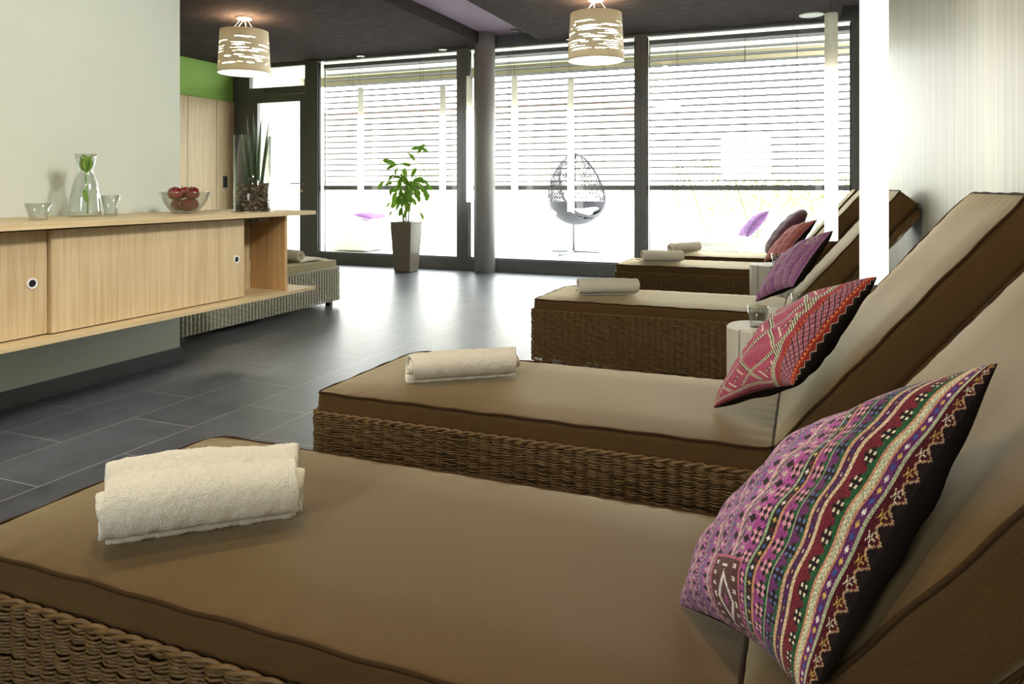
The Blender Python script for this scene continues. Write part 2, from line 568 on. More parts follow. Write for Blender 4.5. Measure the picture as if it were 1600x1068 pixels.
def blind(label, xl, xr, cords):
    t = thing('venetian_blind', label, 'blind', ((xl + xr) / 2, 8.235, 1.0), 0, 'slatted blinds outside the glass front')
    w = (xr - xl) / 2 - .004
    m = MB()
    n = 21
    for k in range(n):
        z = .075 + k * .0755
        # crowned slat with folded edges
        prof = [(-.040, 0), (-.036, .0045), (-.02, .007), (0, .0078), (.02, .007), (.036, .0045), (.040, 0)]
        vs = [(x, y, z + dz + q - .125 * y) for x in (-w, w) for q in (0, -.0012) for (y, dz) in prof]
        L = len(prof)
        fs = []
        for i in range(L - 1):
            fs.append((i, i + 1, 2 * L + i + 1, 2 * L + i))
            fs.append((L + i, 3 * L + i, 3 * L + i + 1, L + i + 1))
        fs.append((0, 2 * L, 3 * L, L))
        fs.append((L - 1, 2 * L - 1, 4 * L - 1, 3 * L - 1))
        m.add(vs, fs)
    m.build('slats', M['slat'], t)
    MB().box(-w, w, -.04, .04, -.03, .028).build('bottom_rail', M['rail'], t, bevel=.004)
    MB().box(-w, w, -.04, .04, 1.60, 1.65).build('head_rail', M['frame'], t, bevel=.003)
    for cx in cords:
        c = MB()
        for y in (-.042, .042):
            c.tube([(cx, y, -.01), (cx, y, 1.64)], .0022, 6)
        for k in range(n):
            c.tube([(cx, -.042, .072 + k * .0755), (cx, .042, .072 + k * .0755)], .0018, 5)
        c.tube([(cx, 0, -.018), (cx, 0, .02)], .012, 8)
        c.build('ladder_cord', M['cord'], t)
    # guide wires/rails at both ends
    for sx in (-1, 1):
        MB().box(sx * (w + .002) - .006, sx * (w + .002) + .006, -.008, .008, -.98, 1.66).build('guide_rail', M['frame'], t)


blind('slatted blind outside the window between glass door and column, behind the potted plant', -6.03, -3.975, (-.62, .45))
blind('slatted blind outside the middle window, in front of the hanging chair', -3.815, -1.775, (-.55, .0, .62))
blind('pale slatted blind outside the window nearest the washed wood wall', -1.645, .411, (-.72, .0, .52))

# ------------------------------------------------------------------ wardrobe wall on the left
t = thing('oak_cupboard', 'built-in oak cupboard fronts below the green wall beside the glass door', 'cupboard', (XL, 7.0, 0))
ys = [-1.4, -.6, -.15, .235, .735, 1.068]
MB().box(.002, .012, -1.4, 1.068, 0, 2.19).build('carcass', M['oak_dark'], t)
for a, b in zip(ys[:-1], ys[1:]):
    MB().box(.012, .03, a + .0025, b - .0025, .06, 2.19).build('door', M['oak'], t, bevel=.001)
t = thing('wall_socket', 'dark double switch plate on the oak cupboard front beside the glass door', 'socket', (XL + .03, 7.89, 1.08))
MB().box(0, .008, -.04, .04, -.08, .08).build('plate', M['socket'], t, bevel=.003)
for z in (-.038, .038):
    MB().box(.008, .012, -.03, .03, z - .03, z + .03).build('rocker', M['black_plastic'], t, bevel=.002)

# ------------------------------------------------------------------ sideboard
SBX, SBT, SBB = -2.716, .864, .395
t = thing('sideboard', 'long wall-hung oak sideboard with two sliding doors along the grey wall', 'sideboard', (WX, 2.2, SBB))
hx, hy, hr = -2.925, 3.32, .108          # hole for the vase
cx, cy = hx - WX, hy - 2.2
x0, x1, y0, y1 = 0.003, SBX - WX, -2.2, 1.42
zt0, zt1 = .446, .469


def holed(mb, z, up):
    n = 40
    ring = [(cx + hr * math.cos(2 * PI * k / n), cy + hr * math.sin(2 * PI * k / n), z) for k in range(n)]
    # right half then left half, split along x = cx
    right = [ring[k % n] for k in range(-n // 4, n // 4 + 1)]
    left = [ring[k % n] for k in range(n // 4, 3 * n // 4 + 1)]
    pr = [(cx, y0, z), (x1, y0, z), (x1, y1, z), (cx, y1, z)] + right[::-1]
    pl = [(cx, y1, z), (x0, y1, z), (x0, y0, z), (cx, y0, z)] + left[::-1]
    for poly in (pr, pl):
        idx = list(range(len(poly)))
        mb.add(poly, [idx if up else idx[::-1]])
    return ring


m = MB()
ra = holed(m, zt1, True)
rb = holed(m, zt0, False)
n = len(ra)
m.add(ra + rb, [(k, (k + 1) % n, n + (k + 1) % n, n + k) for k in range(n)])
m.add([(x0, y0, zt0), (x1, y0, zt0), (x1, y1, zt0), (x0, y1, zt0), (x0, y0, zt1), (x1, y0, zt1), (x1, y1, zt1), (x0, y1, zt1)],
      [(0, 1, 5, 4), (1, 2, 6, 5), (2, 3, 7, 6), (3, 0, 4, 7)])
m.build('top_board', M['oak_flat'], t)
MB().box(x0, x1, y0, y1, 0, .019).build('bottom_board', M['oak_flat'], t, bevel=.0015)
MB().box(WX + .335 - WX, WX + .35 - WX, y0, 1.2, .019, zt0).build('back_panel', M['oak'], t)
MB().box(.35, .60, 1.203, 1.224, .019, zt0).build('side_panel', M['oak_dark'], t, bevel=.001)
MB().box(.35, .53, -1.0, -.98, .019, zt0).build('side_panel', M['oak_dark'], t)
dr = MB().box(.535, .553, -2.1, -.168, .024, .436).build('sliding_door', M['oak'], t, bevel=.001)
dl = MB().box(.556, .574, -.175, .905, .024, .436).build('sliding_door', M['oak'], t, bevel=.001)


def finger_pull(par, x, y, z):
    m = MB()
    n = 28
    for r0, r1, a0, a1 in ((.021, .021, -.001, .003), (.021, .015, .003, .003), (.015, .015, .003, -.001)):
        pass
    prof = [(.021, 0), (.021, .0035), (.0155, .0035), (.0145, .001)]
    vs, fs = [], []
    for (r, h) in prof:
        for k in range(n):
            a = 2 * PI * k / n
            vs.append((x + h, y + r * math.cos(a), z + r * math.sin(a)))
    for i in range(len(prof) - 1):
        for k in range(n):
            fs.append((i * n + k, i * n + (k + 1) % n, (i + 1) * n + (k + 1) % n, (i + 1) * n + k))
    m.add(vs, fs)
    q = m.build('pull_ring', M['white_plastic'], par, smooth=False)
    vs = [(x + .0012, y + .0145 * math.cos(2 * PI * k / n), z + .0145 * math.sin(2 * PI * k / n)) for k in range(n)]
    MB().add(vs, [tuple(range(n))]).build('pull_recess', M['black_plastic'], par)


finger_pull(dr, .553, 1.962 - 2.2, .627 - SBB - .002)
finger_pull(dl, .574, 3.048 - 2.2, .622 - SBB)

# ------------------------------------------------------------------ things on the sideboard


def glass_cup(name, label, cat, loc, r0, r1, h, wall=.003, base=.008, wax=False, group=None):
    t = thing(name, label, cat, loc, 0, group)
    prof = [(.0005, 0), (r0 * .97, 0), (r0, .002), (r1, h - .001), (r1 - wall * .5, h), (r1 - wall, h - .001), (r0 - wall + .001, base + .002), (r0 - wall - .003, base), (.0005, base)]
    MB().lathe(prof, 40).build('glass_body', M['cup_glass'], t, smooth=True)
    if wax:
        MB().lathe([(.0004, base + .0005), (r0 - wall - .0035, base + .0005), (r0 - wall - .0025, base + .012), (.0004, base + .011)], 28).build('wax', M['wax'], t, smooth=False)
    return t


glass_cup('tealight_glass', 'small flared tealight glass on the sideboard left of the carafe', 'glass', (-3.001, 2.12, SBT), .034, .051, .070, wax=True)
glass_cup('tumbler', 'empty clear drinking glass beside the carafe on the sideboard', 'glass', (-3.051, 2.506, SBT), .026, .041, .100)
t = thing('carafe', 'clear waisted glass carafe with a green flower in its neck', 'carafe', (-3.17, 2.47, SBT))
po = [(.0005, 0), (.066, 0), (.069, .006), (.069, .03), (.063, .10), (.050, .16), (.036, .20), (.0335, .212), (.037, .235), (.043, .265), (.0485, .295)]
pi = [(r - .0028, max(z, .008)) for (r, z) in po[3:]][::-1]
MB().lathe(po + [(.0472, .296)] + pi + [(.064, .012), (.0005, .010)], 48).build('glass_body', M['cup_glass'], t, smooth=True)
tp = thing('green_tulip', 'green flower standing in the neck of the glass carafe', 'flower', (-3.17, 2.47, SBT + .012))
MB().tube([(.012, 0, 0), (.008, .003, .08), (.002, 0, .15), (0, 0, .225)], .0028, 8).build('stem', M['tulip'], tp, smooth=True)


def blade(L, w, curl, cup, n=10, m_=4):
    """leaf blade along +z, width in x, curling towards +y"""
    def fn(u, v):
        s = (u - .5) * 2
        ww = w * (math.sin(PI * min(1, v * .93 + .05)) ** .7) * .5
        y = curl * v * v + cup * ww * s * s * 4
        return (s * ww, y, L * v)
    return MB().grid(fn, m_, n)


for k in range(6):
    a = k * PI / 3 + .3
    b = blade(.085 if k % 2 else .078, .052, .004, -.28)
    o = b.build('petal', M['tulip'], tp, smooth=True)
    o.location = (.010 * math.sin(-a), .010 * math.cos(a), .195)
    o.rotation_euler = (-.16, 0, a)
lf = blade(.09, .022, .02, .1).build('leaf', M['tulip'], tp, smooth=True)
lf.location = (.008, .003, .05)
lf.rotation_euler = (1.0, 0, -2.0)

bowl = thing('glass_bowl', 'clear glass bowl holding red apples on the sideboard', 'bowl', (-3.06, 2.96, SBT))
bo = [(.0005, 0), (.058, 0), (.062, .004), (.085, .028), (.108, .062), (.122, .094), (.127, .108), (.131, .112)]
bi = [(.128, .114), (.1235, .110), (.118, .094), (.104, .064), (.081, .031), (.058, .008), (.0005, .007)]
MB().lathe(bo + bi, 56).build('glass_body', M['cup_glass'], bowl, smooth=True)


def apple_mesh():
    m = MB()
    prof = []
    n = 16
    for i in range(n + 1):
        a = PI * i / n
        r = .041 * math.sin(a) * (1 + .06 * math.cos(a))
        z = -.036 * math.cos(a) + .037
        dim = math.exp(-(r / .013) ** 2)
        z += (.011 * dim if i < n / 2 else -.013 * dim)
        prof.append((max(r, .0003), z))
    m.lathe(prof, 28)
    return m


A0 = None
ap_lab = ['red apple in the upper layer at the left side of the glass bowl', 'red apple at the front of the glass bowl, under the others',
          'red apple in the upper layer at the right side of the glass bowl', 'red apple low at the back left of the glass bowl',
          'red apple low at the back right of the glass bowl', 'red apple at the top back of the pile in the glass bowl']
apos = []
_b = [(.0455, math.radians(q), .013) for q in (316, 196, 76)]
_u = [(.050, math.radians(q), .075) for q in (256, 16, 136)]
for (q, a, z), (rx, ry) in zip((_u[0], _b[0], _u[1], _b[1], _b[2], _u[2]), ((.35, .2), (-.2, .4), (-.3, -.3), (.2, -.2), (.1, .3), (.1, -.2))):
    apos.append((q * math.cos(a), q * math.sin(a), z, rx, ry))
for k, (ax, ay, az, rx, ry) in enumerate(apos):
    if k == 0:
        A0 = thing('apple', ap_lab[0], 'apple', group='apples in the glass bowl')
        apple_mesh().build('flesh', M['apple'], A0, smooth=True, merge=True)
        MB().tube([(0, 0, .058), (.001, .001, .068), (.004, .002, .080)], .0016, 6).build('stem', M['apple_stem'], A0, smooth=True)
        o = A0
    else:
        o = dup(A0, (0, 0, 0), 0, ap_lab[k])
    o.location = (-3.06 + ax, 2.96 + ay, SBT + az)
    o.rotation_euler = (rx, ry, k * 1.3)
    o.scale = (.94, .94, .94)

# cylinder vase dropped through the board
vz0, vz1 = .785, 1.294
vs_ = thing('glass_vase', 'tall clear glass cylinder vase set through a hole in the sideboard top', 'vase', (hx, hy, vz0))
MB().lathe([(.0005, 0), (.100, 0), (.102, .004), (.102, .509), (.0965, .509), (.0965, .022), (.0005, .022)], 64).build('glass_body', M['vase_glass'], vs_)
for p in vs_.children[0].data.polygons:
    p.use_smooth = abs(p.normal.z) < .5
rim = MB().lathe([(.1035, .0795), (.120, .0795), (.120, .0825), (.1035, .0825)], 48, close=True)
rim.build('support_ring', M['chrome'], vs_)
pb = MB()
rng = random.Random(3)
ico = bmesh.new()
bmesh.ops.create_icosphere(ico, subdivisions=2, radius=1)
iv = [v.co.copy() for v in ico.verts]
ifc = [tuple(v.index for v in f.verts) for f in ico.faces]
ico.free()
cols = []
npb = 0
for lay in range(17):
    z = .032 + lay * .0125
    for k in range(46):
        rr = .0945 - .009 if k < 32 else rng.uniform(0, .07)
        a = 2 * PI * k / 32 + lay * .37 + rng.uniform(-.05, .05)
        s_ = rng.uniform(.0065, .0105)
        R = Matrix.Rotation(rng.uniform(0, 6), 3, 'X') @ Matrix.Rotation(rng.uniform(0, 6), 3, 'Z')
        sc = Vector((s_ * 1.25, s_, s_ * .7))
        c = Vector((rr * math.cos(a), rr * math.sin(a), z + rng.uniform(-.004, .004)))
        rad = min(1, (.0955 - sc.x) / max(1e-6, math.hypot(c.x, c.y)))
        c.x *= rad
        c.y *= rad
        pb.add([c + R @ Vector((v.x * sc.x, v.y * sc.y, v.z * sc.z)) for v in iv], ifc)
        npb += 1
pm = mat('brown_pebbles', srgb(92, 78, 66), .5, .4)
nt = pm.node_tree
gi = nt.nodes.new('ShaderNodeNewGeometry')
cr = nt.nodes.new('ShaderNodeValToRGB')
els = cr.color_ramp.elements
els[0].position, els[0].color = 0, srgb(50, 38, 30)
els[1].position, els[1].color = 1, srgb(190, 170, 140)
for pos, c in ((.3, srgb(84, 66, 52)), (.5, srgb(70, 66, 64)), (.75, srgb(126, 100, 74)), (.9, srgb(150, 130, 104))):
    e = els.new(pos)
    e.color = c
nt.links.new(gi.outputs['Random Per Island'], cr.inputs[0])
nt.links.new(cr.outputs[0], nt.nodes['Principled BSDF'].inputs['Base Color'])
pbo = pb.build('pebbles', pm, smooth=True, loc=(hx, hy, vz0))
tag(pbo, 'brown and grey pebbles filling the bottom of the glass vase', 'pebbles', kind='stuff')
sp = thing('snake_plant', 'dark green spear-leaved plant standing in the pebbles of the glass vase', 'plant', (hx, hy, vz0 + .10))
# (base dx along camera right, base depth, tip dx, tip height above vase base)
for bx, by, tx, ty, hz, w in [(-.020, .02, -.045, .03, .60, .020), (-.012, -.02, -.062, -.01, .52, .020), (.000, .03, -.015, .05, .64, .021), (.004, -.03, -.005, -.03, .50, .019),
                              (.016, .0, .012, .01, .57, .020), (.024, -.02, .060, -.03, .60, .021), (.030, .02, .084, .03, .585, .020), (.036, 0, .095, 0, .50, .018), (-.03, 0, -.075, .02, .44, .016), (.01, .045, .03, .06, .62, .018)]:
    m = MB()
    path, rs = [], []
    for i in range(15):
        v = i / 14
        px = bx + (tx - bx) * (v * .75 + .25 * v * v)
        py = by + (ty - by) * v
        # right vector (.928,.373), depth vector (-.373,.928)
        path.append((px * .928 - py * .373, px * .373 + py * .928, (hz + .02 - .10) * v))
        rs.append(w * .55 * (1 - v ** 2.2) ** .8 + .0006)
    m.tube(path, rs, 10, flat=.55)
    m.build('leaf', M['leaf_dark'], sp, smooth=True)

# ------------------------------------------------------------------ loungers
def rrect(x0, x1, y0, y1, r, step, r_near=None):
    """points and outward normals round a rounded rectangle, evenly spaced"""
    segs = []
    pts = []
    q = r if r_near is None else r_near
    for (cx_, cy_, a0, r) in ((x1 - q, y0 + q, -PI / 2, q), (x1 - r, y1 - r, 0, r), (x0 + r, y1 - r, PI / 2, r), (x0 + q, y0 + q, PI, q)):
        for k in range(7):
            a = a0 + k * PI / 12
            pts.append((cx_ + r * math.cos(a), cy_ + r * math.sin(a)))
    pts.append(pts[0])
    P_ = np.array(pts)
    L = np.r_[0, np.cumsum(np.hypot(*np.diff(P_, axis=0).T))]
    n = int(round(L[-1] / step))
    t = np.arange(n) / n * L[-1]
    X = np.interp(t, L, P_[:, 0])
    Y = np.interp(t, L, P_[:, 1])
    dx = np.roll(X, -1) - np.roll(X, 1)
    dy = np.roll(Y, -1) - np.roll(Y, 1)
    l = np.hypot(dx, dy)
    return X, Y, dy / l, -dx / l, n


def wicker_mesh(x0, x1, y0, y1, z0, z1, pitch=.0060, stake=.034):
    per = 6
    X, Y, NX, NY, n = rrect(x0, x1, y0, y1, .035, stake / per)
    n_st = n // per
    n = n_st * per
    X, Y, NX, NY = X[:n], Y[:n], NX[:n], NY[:n]
    rng = np.random.RandomState(5)
    rows = int((z1 - z0) / pitch)
    V, Fq = [], []
    base = 0
    K = 6
    ang = np.arange(K) * 2 * PI / K
    ph = np.arange(n) % per / per
    for r in range(rows):
        z = z0 + (r + .5) * pitch
        amp = .0062 * (1 + .25 * rng.rand())
        bul = amp * (np.abs(np.sin(PI * ph)) ** .7) + .0012 * rng.randn(n_st).repeat(per)
        dz = .0012 * np.sin(2 * PI * np.arange(n) / per / 3.0 + r) + .0006 * rng.randn(n)
        hw = pitch * .50
        for a in ang:
            o = bul + .0021 * math.cos(a)
            V.append(np.c_[X + NX * o, Y + NY * o, z + dz + hw * math.sin(a)])
        i = np.arange(n)
        j = (i + 1) % n
        for k in range(K):
            l = (k + 1) % K
            Fq.append(np.c_[base + k * n + i, base + k * n + j, base + l * n + j, base + l * n + i])
        base += K * n
    V = np.concatenate(V)
    Fq = np.concatenate(Fq)
    return V, Fq


def np_mesh(name, V, Fq, smooth=True):
    me = bpy.data.meshes.new(name)
    me.vertices.add(len(V))
    me.vertices.foreach_set('co', np.asarray(V, 'f').ravel())
    me.loops.add(Fq.size)
    me.loops.foreach_set('vertex_index', np.asarray(Fq, 'i').ravel())
    me.polygons.add(len(Fq))
    me.polygons.foreach_set('loop_start', np.arange(0, Fq.size, 4, dtype='i'))
    me.update(calc_edges=True)
    me.validate()
    if smooth:
        me.polygons.foreach_set('use_smooth', [True] * len(me.polygons))
    return me


def pad_mesh(lx, ly, th, seed, nx=64, ny=32, crown=.008, rad=.014, pucker=.0016):
    """upholstered pad: x 0..lx, y -ly..ly, top z=0, bottom -th, rounded edge, soft creases"""
    rng = random.Random(seed)
    ph = [(rng.uniform(4, 16), rng.uniform(4, 16), rng.uniform(0, 6), rng.uniform(.3, 1)) for _ in range(10)]

    def wob(x, y):
        return sum(a * math.sin(fx * x + fy * y + p) for fx, fy, p, a in ph) / 5

    def edge(s, n):
        # denser near ends
        return .5 - .5 * math.cos(PI * s) * (1 - .25 * (math.sin(PI * s) ** 2))

    def top(u, v):
        x = lx * edge(u, nx)
        y = -ly + 2 * ly * edge(v, ny)
        ex = min(x, lx - x) / lx
        ey = (ly - abs(y)) / ly
        dx = min(x, lx - x)
        dy = ly - abs(y)
        z = crown * (min(1, dx / .12) ** .6) * (min(1, dy / .12) ** .6)
        z += wob(x, y) * .0022 * min(1, dx / .05) * min(1, dy / .05)
        # puckers radiating from seams
        z += pucker * math.sin(95 * x + 3 * math.sin(9 * x + seed)) * math.exp(-dy / .035) * min(1, dy / .008)
        z += pucker * math.sin(95 * y) * math.exp(-dx / .035) * min(1, dx / .008)
        return (x, y, z)

    def rc(p):
        x, y, z = p
        r = .054 if y > 0 else .013
        a, b = r - min(x, lx - x), r - (ly - abs(y))
        if a > 0 and b > 0:
            k = max(a, b) / math.hypot(a, b)
            x += (a - a * k) * (1 if x < lx / 2 else -1)
            y += (b - b * k) * (-1 if y > 0 else 1)
        return (x, y, z)
    m = MB()
    m.grid(lambda u, v: rc(top(u, v)), nx, ny)
    m.grid(lambda u, v: rc((lx * edge(u, nx), -ly + 2 * ly * edge(v, ny), -th)), nx, ny, flip=True)

    def sidew(x, y, s):
        return .003 * math.sin(PI * s) + .0012 * math.sin(60 * (x + y) + 5 * s) * math.sin(PI * s)
    nz = 6
    for sg in (-1, 1):
        m.grid(lambda u, v: (lambda q: (q[0], q[1] + sg * sidew(q[0], 0, v), q[2]))(rc((lx * edge(u, nx), sg * ly, -th * v))), nx, nz, flip=sg > 0)
        xx = 0 if sg < 0 else lx
        m.grid(lambda u, v: (lambda q: (q[0] + sg * sidew(0, 2 * ly * u, v), q[1], q[2]))(rc((xx, -ly + 2 * ly * edge(u, ny), -th * v))), ny, nz, flip=sg < 0)
    return m


def piping(lx, ly, z, seed=0):
    m = MB()
    X, Y, NX, NY, n = rrect(-.001, lx + .001, -ly - .001, ly + .001, .055, .02, .014)
    m.tube([(X[i], Y[i], z + .0012 * math.sin(i * .9 + seed) + .0008 * math.sin(i * .37)) for i in range(n)], .0034, 8, closed=True)
    return m


HX, SEATZ, PADW = -.075, .385, .302
XF = -1.375


def make_lounger(name, label, wmat, fmat, pmat, angle=50.0, group=None):
    t = thing(name, label, 'sun lounger', group=group)
    V, Fq = wicker_mesh(XF - .014, .36, -.314, .314, .045, .321)
    me = np_mesh('wicker_base', V, Fq)
    w = bpy.data.objects.new('wicker_base', me)
    COL.objects.link(w)
    me.materials.append(wmat)
    w.parent = t
    # rolled rim
    X, Y, NX, NY, n = rrect(XF - .014, .36, -.314, .314, .035, .007)
    m = MB()
    for q in range(2):
        m.tube([(X[i] + NX[i] * (.002 + .0032 * math.cos(i * .6 + q * PI)), Y[i] + NY[i] * (.002 + .0032 * math.cos(i * .6 + q * PI)), .324 + .0035 * math.sin(i * .6 + q * PI)) for i in range(n)], .0042, 7, closed=True)
    m.build('braided_rim', wmat, w, smooth=True)
    # inner lining behind the weave and deck the pad lies on
    li = MB()
    li.box(XF + .006, .345, -.303, -.297, .06, .30).box(XF + .006, .345, .297, .303, .06, .30)
    li.box(XF + .006, XF + .012, -.297, .297, .06, .30).box(.339, .345, -.297, .297, .06, .30)
    li.box(XF + .012, .339, -.297, .297, .262, .280)
    li.build('inner_frame', M['wicker_dark'], t)
    for x in (XF + .06, .28):
        for y in (-.25, .25):
            MB().box(x - .022, x + .022, y - .022, y + .022, 0, .062).build('foot', M['black_plastic'], t, bevel=.003)
    L = HX - XF
    s = pad_mesh(L - .003, PADW, .10, 3).build('seat_cushion', fmat, t, smooth=True, merge=True, loc=(XF, 0, SEATZ - .004))
    piping(L - .003, PADW, .0, 1).build('piping', pmat, s, smooth=True)
    piping(L - .003, PADW, -.055, 2).build('piping', pmat, s, smooth=True)
    a = math.radians(angle)
    b = pad_mesh(.785, PADW, .095, 8).build('back_cushion', fmat, t, smooth=True, merge=True, loc=(HX + .001, 0, SEATZ - .002))
    b.rotation_euler = (0, -a, 0)
    piping(.785, PADW, 0, 3).build('piping', pmat, b, smooth=True)
    piping(.785, PADW, -.095, 4).build('piping', pmat, b, smooth=True)
    V, Fq = wicker_mesh(.09, .76, -.29, .29, -.142, -.099, stake=.034)
    me = np_mesh('back_frame', V, Fq)
    f = bpy.data.objects.new('back_frame', me)
    COL.objects.link(f)
    me.materials.append(wmat)
    f.parent = t
    f.location = (HX + .001, 0, SEATZ - .002)
    f.rotation_euler = (0, -a, 0)
    MB().box(.09, .76, -.286, .286, -.136, -.104).build('back_board', M['wicker_dark'], f)
    if angle > 30:
        for y in (-.2, .2):
            e = Vector((HX + .56 * math.cos(a) + .13 * math.sin(a), y, SEATZ + .56 * math.sin(a) - .13 * math.cos(a)))
            MB().tube([e, (.30, y, .275)], .011, 10).build('back_prop', M['black_plastic'], t, smooth=True)
    return t


LGRP = 'brown wicker loungers in a row along the washed wood wall'
L1 = make_lounger('sun_lounger', 'brown wicker lounger closest to the viewer, with the big fluffy towel and purple pillow', M['wicker'], M['fabric'], M['piping'], group=LGRP)
L1.location = (0, 1.122, 0)
dup(L1, (0, 2.142, 0), 0, 'brown wicker lounger second from the viewer, holding the red embroidered pillow', LGRP)
dup(L1, (-.03, 4.12, 0), 0, 'brown wicker lounger just beyond the two logs, holding the fine violet pillow', LGRP)
dup(L1, (-.05, 6.09, 0), 0, 'brown wicker lounger just beyond the single log, holding the small reddish pillow', LGRP)
dup(L1, (-.05, 7.03, 0), 0, 'brown wicker lounger closest to the window, holding the plain plum pillow', LGRP)
L6 = make_lounger('sun_lounger', 'wicker lounger standing behind the end of the oak sideboard, foot towards the window', M['wicker_lit'], M['fabric_lit'], M['fabric_lit'], angle=22.0)
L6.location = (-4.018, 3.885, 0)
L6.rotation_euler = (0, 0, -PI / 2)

# ------------------------------------------------------------------ towels


def towel(label, p0, p1, z, r, tail, tail_side, seed, group='rolled white towels on the loungers', flat=.8, loop=.010):
    """rolled towel lying from p0 to p1 (xy), a loose end sticking out to one side"""
    p0, p1 = Vector(p0), Vector(p1)
    ax = (p1 - p0)
    L = ax.length
    ang = math.atan2(ax.y, ax.x)
    t = thing('rolled_towel', label, 'towel', (p0.x, p0.y, z), ang, group)
    rng = random.Random(seed)
    th = .011
    # spiral centre line, outermost point at the bottom, then the tail
    path = []
    turns = 2.35
    n = 84
    for i in range(n):
        s = i / (n - 1)
        a = -PI / 2 + tail_side * (1 - s) * turns * 2 * PI
        rr = th * .9 + (r - th * .5 - th * .9) * s
        path.append((rr * math.cos(a), rr * math.sin(a) * flat))
    cz = (r - th * .5) * flat
    path = [(y, zz + cz + th * .55) for y, zz in path]
    ny, nz = path[-1]
    k = 14
    for i in range(1, k + 1):
        s = i / k
        path.append((ny + -tail_side * -tail * s, th * .55 + loop * math.sin(PI * s) ** .8 + .004 * s))
    P_ = np.array(path)
    T = np.gradient(P_, axis=0)
    T /= np.linalg.norm(T, axis=1)[:, None]
    N = np.c_[-T[:, 1], T[:, 0]]
    thk = np.full(len(P_), th * .5)
    thk[-1] *= .5
    ring = np.concatenate([P_ + N * thk[:, None], (P_ - N * thk[:, None])[::-1]])
    m = MB()
    NS = 46
    R = len(ring)
    vs = []
    phs = [rng.uniform(0, 6) for _ in range(6)]
    for j in range(NS + 1):
        u = j / NS
        x = L * u
        sw = 1 + .035 * math.sin(3 * u + phs[0]) + .02 * math.sin(7 * u + phs[1])
        for q in range(R):
            y, zz = ring[q]
            # layers slip a little at the ends
            lay = min(q, R - 1 - q) / (len(P_))
            xe = x
            if j in (0, NS):
                xe += (.012 * math.sin(lay * 9 + phs[2]) + .003 * math.sin(q * .9)) * (1 if j else -1)
            e = .0006 * math.sin(31 * u + q * .45 + phs[3]) + .0004 * math.sin(57 * u - q * .7 + phs[4])
            vs.append((xe, y * sw + e, max(.0005, zz * sw + e)))
    fs = []
    for j in range(NS):
        for q in range(R):
            q2 = (q + 1) % R
            fs.append((j * R + q, j * R + q2, (j + 1) * R + q2, (j + 1) * R + q))
    # end caps as strips between the two faces of the sheet
    h = R // 2
    for q in range(h - 1):
        a0, a1, b0, b1 = q, q + 1, R - 1 - q, R - 2 - q
        fs.append((a0, b0, b1, a1))
        o = NS * R
        fs.append((o + a0, o + a1, o + b1, o + b0))
    m.add(vs, fs)
    o = m.build('terry_roll', M['towel'], t, smooth=True, merge=True)
    tex = bpy.data.textures.get('terry') or bpy.data.textures.new('terry', 'CLOUDS')
    tex.noise_scale = .005
    sub = o.modifiers.new('sub', 'SUBSURF')
    sub.levels = sub.render_levels = 1
    dm = o.modifiers.new('fluff', 'DISPLACE')
    dm.texture = tex
    dm.texture_coords = 'LOCAL'
    dm.strength = .0035
    return t


TZ = SEATZ + .005
towel('big fluffy white rolled towel on the lounger closest to the viewer', (-1.102, .888), (-.866, 1.106), TZ, .062, .11, 1, 1, flat=1.0, loop=.115)
towel('white rolled towel with a loose end on the second lounger', (-1.143, 1.992), (-.872, 2.198), TZ, .056, .09, 1, 2, flat=.9)
towel('white rolled towel on the foot of the third lounger, beyond the logs', (-1.185, 3.96), (-.90, 4.125), TZ, .058, .14, 1, 3, flat=.9)
towel('white rolled towel on the foot of the fourth lounger', (-1.225, 5.87), (-.945, 6.035), TZ, .060, .20, 1, 4, flat=.9)
towel('white rolled towel on the lounger nearest the window', (-1.175, 6.83), (-.95, 7.10), TZ, .060, .18, 1, 5, flat=.9)
towel('white towel on the lounger behind the sideboard', (-3.80, 4.86), (-4.08, 4.93), TZ, .058, .30, -1, 6, flat=.95)

# ------------------------------------------------------------------ embroidered pillows
HEXC = {}


def C(r, g, b):
    return np.array(srgb(r, g, b)[:3])


